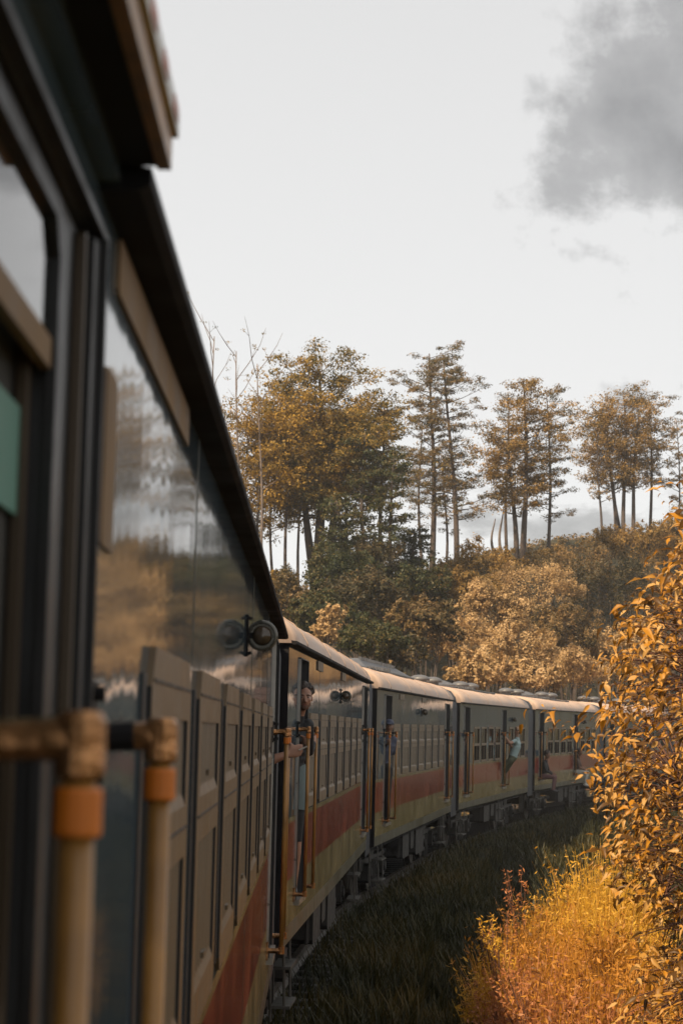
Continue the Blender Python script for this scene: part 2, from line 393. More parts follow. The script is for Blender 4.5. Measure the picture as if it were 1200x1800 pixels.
# ------------------------------------------------------------------ carriages
EAVE, DTOP, WTOP, WBOT, RTOP, RBOT, CBOT, SBOT, DBOT = 0.70, 0.61, 0.146, -0.737, -0.80, -1.28, -1.66, -1.81, -1.50
WALLW = -0.010
def P3(w, u, z): return (w + HALF, u, z + CAMZ)
MESH = {}
def shared(key, fn):
    if key not in MESH: MESH[key] = fn()
    return MESH[key]

def wall_mesh(doors, holes):
    mb = MB()
    allh = [(a, b, DBOT, DTOP) for a, b in doors] + holes
    us = sorted({UA, UB, *[h[0] for h in allh], *[h[1] for h in allh], *np.arange(UA + 0.7, UB, 0.9).round(3)})
    zs = sorted({EAVE, RTOP + 0.045, RTOP, RBOT, CBOT, SBOT, *[h[2] for h in allh], *[h[3] for h in allh]})
    def matof(z):
        if z > RTOP + 0.045: return 0
        if z > RTOP: return 1
        if z > RBOT: return 2
        if z > CBOT: return 1
        return 3
    for a, b in zip(us[:-1], us[1:]):
        for c, d in zip(zs[:-1], zs[1:]):
            mu, mz = (a + b) / 2, (c + d) / 2
            if any(h[0] < mu < h[1] and h[2] < mz < h[3] for h in allh): continue
            mb.quad(P3(WALLW, a, c), P3(WALLW, b, c), P3(WALLW, b, d), P3(WALLW, a, d), matof(mz))
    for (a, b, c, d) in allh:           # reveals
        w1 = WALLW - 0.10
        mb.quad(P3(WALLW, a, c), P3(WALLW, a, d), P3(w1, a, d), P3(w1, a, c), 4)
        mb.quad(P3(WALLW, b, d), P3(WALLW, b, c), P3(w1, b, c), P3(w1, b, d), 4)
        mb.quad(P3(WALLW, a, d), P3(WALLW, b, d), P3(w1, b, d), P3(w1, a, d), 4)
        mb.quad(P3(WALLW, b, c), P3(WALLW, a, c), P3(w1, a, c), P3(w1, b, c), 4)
    # skirt turned under
    mb.quad(P3(WALLW, UA, SBOT), P3(WALLW - 0.12, UA, SBOT - 0.06), P3(WALLW - 0.12, UB, SBOT - 0.06), P3(WALLW, UB, SBOT), 3)
    return mb.mesh('side_wall', [M['slate'], M['cream'], M['red'], M['skirt'], M['doorgrey']])

def shell_mesh():
    mb = MB(); wl = -2 * HALF - WALLW; wi = wl + 0.02
    zs = [SBOT, CBOT, RBOT, RTOP, EAVE]; ms = [3, 1, 2, 0]
    for c, d, m in zip(zs[:-1], zs[1:], ms): mb.quad(P3(wl, UB, c), P3(wl, UA, c), P3(wl, UA, d), P3(wl, UB, d), m)
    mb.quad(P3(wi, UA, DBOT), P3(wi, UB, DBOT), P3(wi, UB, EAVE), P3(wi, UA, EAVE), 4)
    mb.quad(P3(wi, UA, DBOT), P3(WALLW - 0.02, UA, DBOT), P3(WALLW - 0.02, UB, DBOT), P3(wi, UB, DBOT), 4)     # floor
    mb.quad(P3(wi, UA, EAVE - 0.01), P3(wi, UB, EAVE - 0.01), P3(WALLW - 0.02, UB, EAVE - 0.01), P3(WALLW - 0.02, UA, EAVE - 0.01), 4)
    for u in (UA, UB):
        mb.box(wl + HALF, WALLW + HALF - 0.002, min(u, u + 0.05 * (1 if u < 0 else -1)), max(u, u + 0.05 * (1 if u < 0 else -1)), SBOT + CAMZ, EAVE + CAMZ + 0.02, 5)
    for u in (-0.05, 9.95): mb.box(wi + HALF, WALLW + HALF - 0.03, u, u + 0.04, DBOT + CAMZ, EAVE + CAMZ - 0.012, 4)   # vestibule partitions
    mb.box(wl + HALF + 0.15, WALLW + HALF - 0.15, UA + 0.1, UB - 0.1, SBOT + CAMZ - 0.12, SBOT + CAMZ + 0.12, 5)      # underframe
    return mb.mesh('body_shell', [M['slate'], M['cream'], M['red'], M['skirt'], M['interior'], M['gutter']])

ROOFP = [(0.012, 0.705), (0.0, 0.78), (-0.055, 0.87), (-0.13, 0.945), (-0.24, 1.01), (-0.42, 1.065), (-0.65, 1.105), (-0.95, 1.135), (-1.43, 1.15)]
def roof_mesh():
    prof = ROOFP + [(-2 * HALF - w, z) for w, z in ROOFP[-2::-1]]; mb = MB(); us = np.linspace(UA - 0.04, UB + 0.04, 14); n = len(prof)
    vs = [P3(w, u, z + random.uniform(-0.003, 0.003)) for u in us for w, z in prof]
    fs = [(i * n + k, (i + 1) * n + k, (i + 1) * n + k + 1, i * n + k + 1) for i in range(len(us) - 1) for k in range(n - 1)]
    fs += [tuple(range(n)), tuple(range((len(us) - 1) * n + n - 1, (len(us) - 1) * n - 1, -1))]
    mb.add(vs, fs); me = mb.mesh('roof', M['roof'], smooth=True); return me
def seam_mesh():
    mb = MB()
    prof = [(w + 0.004, z + 0.006) for w, z in ROOFP] ; prof = prof + [(-2 * HALF - w, z) for w, z in prof[-2::-1]]
    mb.tube([P3(w, 0, z) for w, z in prof], 0.0045, 5); return mb.mesh('roof_seam', M['roof'], smooth=True)
def gutter_mesh(ua=None):
    mb = MB()
    for s in (1, -1):
        pr = [(WALLW, 0.692), (0.040, 0.692), (0.055, 0.70), (0.055, 0.722), (0.0, 0.728)]
        if s < 0: pr = [(-2 * HALF - w, z) for w, z in pr]
        n = len(pr); vs = [P3(w, u, z) for u in ((UA - 0.03) if ua is None or s < 0 else ua, UB + 0.03) for w, z in pr]
        mb.add(vs, [(k, (k + 1) % n, n + (k + 1) % n, n + k) for k in range(n)] + [tuple(range(n - 1, -1, -1)), tuple(range(n, 2 * n))])
    return mb.mesh('gutter', M['gutter'])

WW = 1.09                                # window width
def window_mesh():
    """proud cream frame round two recessed shutters, black seal down its sides"""
    mb = MB(); h = WTOP - WBOT; b = 0.075
    rows = [0, 0.10, 0.10 + 0.365, 0.575, h - 0.125, h]          # from the bottom: rail, lower opening, mid rail, upper opening, top rail
    w1, w0 = 0.003, WALLW - 0.004
    us = [0, 0.10, WW - 0.10, WW]
    ch = 0.07
    def V(w, u, z): return P3(w, u, WBOT + z)
    for i in range(3):
        for j in range(5):
            if i == 1 and j in (1, 3): continue
            a, b2, c, d = us[i], us[i + 1], rows[j], rows[j + 1]
            pts = [(a, c), (b2, c), (b2, d), (a, d)]
            if i == 0 and j == 4: pts = [(a, c), (b2, c), (b2, d), (a + ch, d), (a, d - ch)]
            if i == 2 and j == 4: pts = [(a, c), (b2, c), (b2, d - ch), (b2 - ch, d), (a, d)]
            if i == 0 and j == 0: pts = [(a, c + ch * .6), (a + ch * .6, c), (b2, c), (b2, d), (a, d)]
            if i == 2 and j == 0: pts = [(a, c), (b2 - ch * .6, c), (b2, c + ch * .6), (b2, d), (a, d)]
            mb.add([V(w1, u, z) for u, z in pts], [tuple(range(len(pts)))], 0)
    ring = [(0, ch * .6), (ch * .6, 0), (WW - ch * .6, 0), (WW, ch * .6), (WW, h - ch), (WW - ch, h), (ch, h), (0, h - ch)]
    n = 8; vs = [V(w1, u, z) for u, z in ring] + [V(w0, u, z) for u, z in ring]
    for k in range(n):
        side = k in (3, 7)
        mb.add([vs[k], vs[(k + 1) % n], vs[n + (k + 1) % n], vs[n + k]], [(3, 2, 1, 0)], 1 if side else 0)
    for j in (1, 3):                     # reveals of the two openings; a sloping ledge at each foot
        a, b2, c, d = us[1], us[2], rows[j], rows[j + 1]; wi = w1 - 0.011
        mb.quad(V(w1, a, d), V(w1, a, c), V(wi, a, c), V(wi, a, d), 1)
        mb.quad(V(w1, b2, c), V(w1, b2, d), V(wi, b2, d), V(wi, b2, c), 1)
        mb.quad(V(w1, b2, d), V(w1, a, d), V(wi, a, d), V(wi, b2, d), 0)
        mb.quad(V(w1, a, c), V(w1, b2, c), V(wi, b2, c + 0.035), V(wi, a, c + 0.035), 0)
    # joint line across the top rail and the foot
    for z in (h - 0.062, rows[3] - 0.05): mb.box(w1 + HALF - 0.001, w1 + HALF + 0.003, 0.04, WW - 0.04, z + WBOT + CAMZ, z + WBOT + CAMZ + 0.006, 1)
    for u0, u1 in ((-0.075, 0.0), (WW, WW + 0.02)): mb.box(WALLW + HALF - 0.001, WALLW + HALF + 0.004, u0, u1, WBOT + CAMZ + 0.03, WTOP + CAMZ - 0.05, 1)
    return mb.mesh('window', [M['frame'], M['rubber']])
def shutter_mesh(lower):
    mb = MB(); h = WTOP - WBOT; rows = [0, 0.10, 0.465, 0.575, h - 0.125, h]; c, d = (rows[1], rows[2]) if lower else (rows[3], rows[4])
    u = 0.1; step = 0.0495; k = 0; w = 0.003 - 0.0105
    pts = []
    while u < WW - 0.1 - 1e-4:           # shallow upright corrugations
        pts.append((w + (0.003 if k % 2 else 0.0), u)); pts.append((w + (0.003 if k % 2 else 0.0), min(u + step * 0.8, WW - 0.1))); u += step; k += 1
    for (wa, ua), (wb, ub) in zip(pts[:-1], pts[1:]): mb.quad(P3(wa, ua, WBOT + c), P3(wb, ub, WBOT + c), P3(wb, ub, WBOT + d), P3(wa, ua, WBOT + d))
    mb.box(w + HALF + 0.002, w + HALF + 0.012, WW * 0.5 - 0.05, WW * 0.5 + 0.05, WBOT + CAMZ + c + 0.045, WBOT + CAMZ + c + 0.06)
    return mb.mesh('shutter', M['shutter'])
def open_window_mesh():
    """plain aluminium surround of a drop-light window, open below"""
    mb = MB(); w0, w1 = WALLW - 0.004, 0.0; W2 = 1.0; z0, z1, zm = WBOT, WTOP, -0.30
    for a, b, c, d in ((0, 0.05, z0, z1), (W2 - 0.05, W2, z0, z1), (0.05, W2 - 0.05, z1 - 0.05, z1), (0.05, W2 - 0.05, z0, z0 + 0.05), (0.05, W2 - 0.05, zm - 0.03, zm + 0.03), (W2 / 2 - 0.02, W2 / 2 + 0.02, z0 + 0.05, zm - 0.03)):
        mb.box(w0 + HALF, w1 + HALF, a, b, c + CAMZ, d + CAMZ)
    return mb.mesh('window', M['frame'])
def pane_mesh():
    mb = MB(); mb.box(WALLW + HALF - 0.02, WALLW + HALF - 0.014, 0.05, 0.95, -0.27 + CAMZ, WTOP - 0.05 + CAMZ); return mb.mesh('pane', M['glass'])

def handrail(parent, u, dirsign, writing=False):
    """ochre grab rail beside a door: bar, orange sleeve, bracket and foot"""
    w = 0.088; zt, zb = 0.012, -1.44
    me = shared('bar', lambda: MB().tube([P3(w, 0, zt - 0.045), P3(w, 0, -0.6), P3(w, 0, zb + 0.03)], 0.0148, 14).mesh('handrail', M['ochre'], True))
    o = inst('handrail', me, parent, T((0, u, 0)))
    def brk():
        mb = MB(); a = P3(WALLW, 0, zt - 0.02); 
        mb.tube([P3(WALLW - 0.01, 0, zt - 0.022), P3(0.02, 0, zt - 0.02), P3(0.055, 0, zt - 0.018), P3(w, 0, zt - 0.016)], [0.024, 0.018, 0.018, 0.020], 10)
        mb.lathe([(0.0, 0.0), (0.018, 0.0), (0.0215, 0.005), (0.0215, 0.048), (0.017, 0.056), (0, 0.057)], 14, 0, T(P3(w, 0, zt - 0.05)))
        mb.m[:30] = [1 if dirsign > 0 else 0] * 20 + [0] * 10
        return mb.mesh('bracket', [M['worn'], M['gutter']], False)
    inst('bracket', shared(('brk', dirsign), brk), o)
    def plate():
        mb = MB(); mb.bevbox(WALLW + HALF - 0.002, WALLW + HALF + 0.012, -0.05, 0.05, zt - 0.09 + CAMZ, zt + 0.05 + CAMZ, 0.012)
        for z in (zt - 0.07, zt + 0.035):
            mb.tube([P3(WALLW + 0.008, 0, z), P3(WALLW + 0.026, 0, z)], 0.010, 6)
        return mb.mesh('mounting_plate', M['gutter'])
    inst('mounting_plate', shared('brkplate', plate), o)
    inst('sleeve', shared('sleeve', lambda: MB().lathe([(0.0, 0), (0.0195, 0.0), (0.0205, 0.003), (0.0205, 0.037), (0.019, 0.04), (0, 0.04)], 14, 0, T(P3(w, 0, zt - 0.097))).mesh('sleeve', M['orange'])), o)
    def foot():
        mb = MB(); mb.tube([P3(WALLW - 0.01, 0, zb), P3(w, 0, zb)], 0.018, 8); mb.lathe([(0, 0), (0.022, 0), (0.022, 0.05), (0, 0.05)], 10, 0, T(P3(w, 0, zb - 0.02)))
        mb.box(WALLW + HALF - 0.002, WALLW + HALF + 0.012, -0.045, 0.045, zb - 0.06 + CAMZ, zb + 0.06 + CAMZ); return mb.mesh('foot', M['worn'])
    inst('foot', shared('railfoot', foot), o)
    if writing:
        def scrawl():
            mb = MB(); rnd = random.Random(5)
            for z0 in (-0.98, -1.02, -1.06, -1.22, -1.26):
                pts = []
                for k in range(7):
                    a = -2.2 + 0.9 * math.sin(k * 1.7 + z0 * 40); r = 0.0172
                    pts.append((w + HALF + r * math.cos(a) , r * math.sin(a), CAMZ + z0 - k * 0.006 + 0.008 * math.sin(k * 2.3)))
                mb.tube(pts, 0.0022, 4)
            return mb.mesh('marker_scrawl', M['marker'])
        inst('marker_scrawl', shared('scrawl', scrawl), o)
    return o

def doorway(parent, a, b, leaf=False):
    """trim round a door opening, threshold and step"""
    def fn():
        mb = MB(); W2 = b - a
        for u0, u1 in ((-0.034, -0.012), (W2 + 0.012, W2 + 0.034)): mb.box(WALLW + HALF - 0.002, WALLW + HALF + 0.014, u0, u1, DBOT + CAMZ, DTOP + 0.012 + CAMZ, 0)
        for u0, u1 in ((-0.012, 0.0), (W2, W2 + 0.012)): mb.box(WALLW + HALF - 0.001, WALLW + HALF + 0.02, u0, u1, DBOT + CAMZ, DTOP + CAMZ, 1)
        mb.box(WALLW + HALF - 0.002, WALLW + HALF + 0.016, -0.055, W2 + 0.055, DTOP + CAMZ + 0.002, DTOP + CAMZ + 0.014, 1)
        mb.box(WALLW + HALF - 0.1, WALLW + HALF + 0.045, 0.01, W2 - 0.01, DBOT + CAMZ - 0.045, DBOT + CAMZ + 0.005, 0)
        return mb.mesh('door_surround', [M['trim'], M['rubber']])
    inst('door_surround', shared(('dw', round(b - a, 3)), fn), parent, T((0, a, 0)))
    def hood():
        mb = MB(); W2 = b - a
        mb.box(WALLW + HALF, HALF + 0.085, -0.12, W2 + 0.30, EAVE + CAMZ - 0.012, EAVE + CAMZ + 0.035, 0)
        mb.box(HALF + 0.075, HALF + 0.092, -0.12, W2 + 0.302, EAVE + CAMZ - 0.016, EAVE + CAMZ + 0.06, 1); return mb.mesh('rain_hood', [M['gutter'], M['cream']])
    def ladder():
        mb = MB(); W2 = b - a
        for u in (0.10, W2 - 0.10): mb.tube([P3(-0.16, u, SBOT + 0.02), P3(-0.10, u, SBOT - 0.10), P3(-0.08, u, SBOT - 0.68)], 0.014, 6)
        for z in (-0.30, -0.64): mb.box(HALF - 0.20, HALF - 0.03, 0.08, W2 - 0.08, SBOT + CAMZ + z, SBOT + CAMZ + z + 0.025)
        return mb.mesh('step_ladder', M['hose'])
    inst('step_ladder', shared(('lad', round(b - a, 3)), ladder), parent, T((0, a, 0)))
    return shared(('hood', round(b - a, 3)), hood)

def lamp(parent, u, z):
    """round side lamp facing back along the train, on a strap plate"""
    def body():
        mb = MB(); rot = Matrix.Rotation(R(90), 4, 'X')     # lathe axis z -> -y (towards the camera)
        mt = T(P3(0.055, 0, 0)) @ rot
        mb.lathe([(0, -0.10), (0.03, -0.10), (0.048, -0.06), (0.052, 0.0), (0.061, 0.004), (0.064, 0.012), (0.061, 0.02), (0.053, 0.022), (0.050, 0.010), (0, 0.009)], 28, 0, mt); return mb.mesh('lamp', M['lampring'], False)
    o = inst('lamp', shared('lampbody', body), parent, T((0, u, z)))
    def strap():
        mb = MB(); mb.bevbox(WALLW + HALF - 0.001, WALLW + HALF + 0.008, -0.035, 0.035, -0.085 + CAMZ, 0.085 + CAMZ, 0.012)
        mb.box(WALLW + HALF + 0.006, HALF + 0.02, -0.02, 0.05, -0.012 + CAMZ, 0.012 + CAMZ)
        for z in (-0.075, 0.075): mb.tube([P3(WALLW + 0.006, 0, z), P3(WALLW + 0.022, 0, z * 0.9)], 0.007, 6)
        return mb.mesh('strap_plate', M['gutter'])
    inst('strap_plate', shared('lampstrap', strap), o)
    def lens():
        mt = T(P3(0.055, 0, 0)) @ Matrix.Rotation(R(90), 4, 'X')
        return MB().lathe([(0.041, 0.009), (0.039, 0.020), (0.031, 0.032), (0.02, 0.039), (0.008, 0.0425), (0, 0.043)], 24, 0, mt).mesh('lens', M['lens'], True)
    inst('lens', shared('lamplens', lens), o)
    return o

def dome_vent():
    mb = MB(); mb.lathe([(0, -0.03), (0.17, -0.03), (0.16, 0.12), (0.25, 0.125), (0.26, 0.15), (0.22, 0.15), (0, 0.15)], 16, 0)
    return mb.mesh('roof_vent', M['vent'])
def dome_cap(): return MB().lathe([(0.255, 0.15), (0.26, 0.165), (0.22, 0.215), (0.14, 0.25), (0.05, 0.265), (0, 0.266)], 16, 0).mesh('cap', M['ventcap'], True)
def house_vent():
    mb = MB(); a, b, h, e = 0.42, 0.30, 0.10, 0.22
    vs = [(-b, -a, 0), (b, -a, 0), (b, a, 0), (-b, a, 0), (-b * 1.1, -a * 1.1, h), (b * 1.1, -a * 1.1, h), (b * 1.1, a * 1.1, h), (-b * 1.1, a * 1.1, h), (0, -a * .45, e), (0, a * .45, e)]
    mb.add(vs, [(0, 1, 5, 4), (1, 2, 6, 5), (2, 3, 7, 6), (3, 0, 4, 7), (4, 5, 8), (5, 6, 9, 8), (6, 7, 9), (7, 4, 8, 9)]); return mb.mesh('roof_vent', M['vent'])
def roof_hatch_mesh():
    mb = MB(); u0, u1 = 1.6, 11.6; wa, wb = -2.05, -0.62; z0, z1 = 1.06, 1.34
    vs = [P3(wa, u0, z0), P3(wb, u0, z0), P3(wb, u1, z0), P3(wa, u1, z0), P3(wa + .35, u0 + .9, z1), P3(wb - .35, u0 + .9, z1), P3(wb - .35, u1 - 3.2, z1), P3(wa + .35, u1 - 3.2, z1)]
    mb.add(vs, [(0, 1, 5, 4), (1, 2, 6, 5), (2, 3, 7, 6), (3, 0, 4, 7), (4, 5, 6, 7)])
    for k in range(18): mb.box(HALF + wb - 0.33 - 0.03, HALF + wb - 0.30, u0 + 1.0 + k * 0.32, u0 + 1.16 + k * 0.32, z1 + CAMZ - 0.03, z1 + CAMZ + 0.03)
    return mb.mesh('roof_housing', M['vent'])
def conduit_mesh():
    mb = MB(); pts = [P3(-0.95, 0.3, 1.15), P3(-0.6, 1.6, 1.125), P3(-0.42, 3.0, 1.085), P3(-0.38, 5.0, 1.075), P3(-0.38, 6.8, 1.075)]
    mb.tube(pts, 0.022, 6)
    for k in range(7): mb.box(HALF - 0.66 + k * 0.035, HALF - 0.60 + k * 0.035, 1.4 + k * 0.2, 1.5 + k * 0.2, CAMZ + 1.10, CAMZ + 1.165)
    return mb.mesh('roof_conduit', M['vent'])
def bellows_mesh():
    mb = MB(); g = PITCHLEN - (UB - UA); n = 12
    prof = [(-0.02, -1.95), (-0.02, 0.60), (-0.06, 0.82), (-0.17, 0.955), (-0.42, 1.045), (-1.43, 1.12)]
    prof = prof + [(-2 * HALF - w, z) for w, z in prof[-2::-1]]; k = len(prof); vs = []
    for i in range(n + 1):
        o = 0.03 if i % 2 else 0.0
        for j, (w, z) in enumerate(prof):
            s = 1 if w > -HALF else -1
            vs.append(P3(w - s * o, UB + 0.002 + (g - 0.004) * i / n, z - (o if z > 0.5 else 0)))
    fs = [(i * k + j, i * k + j + 1, (i + 1) * k + j + 1, (i + 1) * k + j) for i in range(n) for j in range(k - 1)]
    mb.add(vs, fs); return mb.mesh('gangway_bellows', M['bellows'])
def hose_mesh():
    mb = MB()
    for du, dw in ((0.0, 0.0), (0.09, -0.05)):
        mb.tube(smooth_path([Vector(P3(-0.28 + dw, UB - 0.3 + du, SBOT - 0.02)), Vector(P3(-0.24 + dw, UB - 0.05 + du, SBOT - 0.10)), Vector(P3(-0.22 + dw, UB + 0.12 + du, SBOT - 0.35)), Vector(P3(-0.25 + dw, UB + 0.10 + du, SBOT - 0.62))], 2), 0.016, 6)
    mb.tube([P3(-0.16, UB - 0.15, SBOT), P3(-0.15, UB - 0.14, SBOT - 0.6)], 0.012, 6)
    return mb.mesh('brake_hose', M['hose'])
def hose_mesh2():
    mb = MB()
    mb.tube(smooth_path([Vector(P3(-0.28, UA + 0.3, SBOT - 0.02)), Vector(P3(-0.24, UA + 0.05, SBOT - 0.10)), Vector(P3(-0.22, UA - 0.10, SBOT - 0.30)), Vector(P3(-0.24, UA + 0.02, SBOT - 0.5))], 2), 0.016, 6)
    mb.tube([P3(-0.15, UA + 0.55, SBOT), P3(-0.14, UA + 0.56, SBOT - 0.66)], 0.013, 6)
    return mb.mesh('brake_hose', M['hose'])

def bogie(parent, u):
    def frame():
        mb = MB()
        for w in (-0.42, -2.44):
            x = w + HALF
            mb.box(x - 0.05, x + 0.05, -1.45, 1.45, 0.50, 0.68); mb.box(x - 0.06, x + 0.06, -0.55, 0.55, 0.36, 0.52)
            mb.box(x - 0.04, x + 0.04, -0.35, 0.35, 0.68, 0.86)
            for y in (-0.3, 0.0, 0.3): mb.box(x + 0.05, x + 0.09, y - 0.03, y + 0.03, 0.15, 0.6)
        mb.box(-1.0, 1.0, -0.2, 0.2, 0.45, 0.8)
        return mb.mesh('bogie', M['iron'])
    o = inst('bogie', shared('bogie', frame), parent, T((0, u, 0)))
    def wheel():
        mb = MB(); rot = Matrix.Rotation(R(90), 4, 'Y')
        mb.lathe([(0, -0.06), (0.12, -0.06), (0.14, -0.03), (0.36, -0.025), (0.385, -0.065), (0.455, -0.065), (0.46, 0.045), (0.49, 0.05), (0.49, 0.075), (0.38, 0.075), (0.36, 0.02), (0, 0.02)], 24, 0, rot); return mb.mesh('wheel', M['tread'])
    for y in (-1.0, 1.0):
        for sg in (-1, 1):
            inst('wheel', shared('wheel', wheel), o, T((sg * 0.82, y, 0.465)) @ Matrix.Rotation(0 if sg < 0 else math.pi, 4, 'Z'))
            def abox():
                mb = MB(); mb.bevbox(-0.10, 0.13, -0.15, 0.15, 0.30, 0.62, 0.04); mb.lathe([(0, 0), (0.09, 0), (0.08, 0.04), (0, 0.045)], 12, 0, T((0.13, 0, 0.46)) @ Matrix.Rotation(R(90), 4, 'Y')); return mb.mesh('axle_box', M['iron'])
            inst('axle_box', shared('abox', abox), o, T((sg * 1.02, y, 0)) @ Matrix.Rotation(0 if sg > 0 else math.pi, 4, 'Z'))
            def spring():
                pts = [(0.07 * math.cos(a), 0.07 * math.sin(a), 0.04 * a / 1.6 / 2) for a in np.arange(0, 22, 0.5)]; return MB().tube(pts, 0.014, 5).mesh('spring', M['tread'])
            inst('spring', shared('spring', spring), o, T((sg * 1.04, y + 0.27, 0.34)))
    return o
def underbox(parent):
    def fn():
        mb = MB()
        for u0, u1, z0 in ((3.3, 4.4, -2.35), (4.7, 5.3, -2.25), (5.7, 7.2, -2.42)): mb.bevbox(HALF - 0.55, HALF - 0.16, u0, u1, z0 + CAMZ, SBOT - 0.03 + CAMZ, 0.05)
        mb.tube([P3(-0.5, 2.7, -2.2), P3(-0.5, 7.6, -2.2)], 0.05, 8)
        for u in (2.9, 3.1, 7.5): mb.tube([P3(-0.2, u, SBOT), P3(-0.2, u, SBOT - 0.5)], 0.015, 5)
        return mb.mesh('underfloor_equipment', M['iron'])
    inst('underfloor_equipment', shared('ub', fn), parent)

NB = {}
def carriage(i, style, label, rail_shift=0.0):
    root = empty('railway_carriage', CARM[i]); tag(root, label, 'carriage', 'carriages of the train')
    if style == 'A': doors = [(-1.22, -0.40) if i else (-1.95, -1.00), (10.30, 11.12)]; holes = []
    else:
        doors = [(-1.55, -0.75), (5.70, 6.50)]
        holes = [(u, u + 0.96, WBOT + 0.02, WTOP - 0.02) for u in (0.12, 1.47, 2.85, 4.25, 7.3, 8.7, 10.1)]
    inst('side_wall', shared(('wall', style, rail_shift), lambda: wall_mesh(doors, holes)), root)
    inst('body_shell', shared('shell', shell_mesh), root)
    rf = inst('roof', shared('roof', roof_mesh), root)
    for u in (-0.6, 2.6, 5.4, 8.2, 10.9): inst('roof_seam', shared('seam', seam_mesh), rf, T((0, u, 0)))
    inst('gutter', shared(('gutter', i == 0), lambda: gutter_mesh(-0.932 if i == 0 else None)), root)
    for u in ((1.30, 5.65, 8.55, 11.4) if style == 'A' else (-0.4, 2.6, 5.4, 7.0, 9.8)):
        for za, zb2 in ((WTOP + 0.01, 0.685), (SBOT + 0.01, RTOP - 0.01)):
            inst('panel_seam', shared(('pseam', za), lambda: MB().box(WALLW + HALF - 0.001, WALLW + HALF + 0.0015, -0.005, 0.005, za + CAMZ, zb2 + CAMZ).mesh('panel_seam', M['skirt'])), root, T((0, u, 0)))
    for k, (a, b) in enumerate(doors):
        hood = doorway(root, a, b)
        if i == 0 and k == 0: pass
        near = i == 0 and k == 0
        handrail(root, -1.79 if near else a - 0.10, -1); handrail(root, b + (0.10 if near else 0.05), 1, writing=(i == 0 and k == 1))
    if style == 'A':
        for k in range(7):
            wn = inst('window', shared('winA', window_mesh), root, T((0, k * 1.45, 0)))
            inst('shutter', shared('shU', lambda: shutter_mesh(False)), wn); inst('shutter', shared('shL', lambda: shutter_mesh(True)), wn)
        for k, u in enumerate((0.9, 4.9) if i else ()):
            inst('ventilator_plate', shared('vplate', lambda: MB().bevbox(WALLW + HALF - 0.001, WALLW + HALF + 0.012, 0, 0.75, 0.575 + CAMZ, 0.668 + CAMZ, 0.01).mesh('ventilator_plate', M['frame'])), root, T((0, u, 0)))
    else:
        for h in holes:
            wn = inst('window', shared('winB', open_window_mesh), root, T((0, h[0] - 0.02, 0))); inst('pane', shared('paneB', pane_mesh), wn)
    lamp(root, 4.85 if style == 'A' else 8.0, 0.385 if style == 'A' else 0.36)
    rz = 1.15 + CAMZ - 0.01
    if style == 'A' and i == 2: inst('roof_housing', shared('hatch', roof_hatch_mesh), root)
    vents = [0.0, 2.0, 7.0, 9.0] if style == 'B' else ([] if i == 2 else [1.5, 8.0])
    for u in vents:
        v = inst('roof_vent', shared('dome', dome_vent), root, T((0.05, u, rz))); inst('cap', shared('domecap', dome_cap), v)
    if style == 'B': inst('roof_vent', shared('house', house_vent), root, T((0.1, 3.5, rz - 0.01)))
    if style == 'B' or i == 2: inst('roof_conduit', shared('conduit', conduit_mesh), root)
    inst('gangway_bellows', shared('bellows', bellows_mesh), root)
    inst('brake_hose', shared('hose', hose_mesh), root); inst('brake_hose', shared('hose2', hose_mesh2), root)
    bogie(root, 0.3); bogie(root, 9.6); underbox(root)
    return root

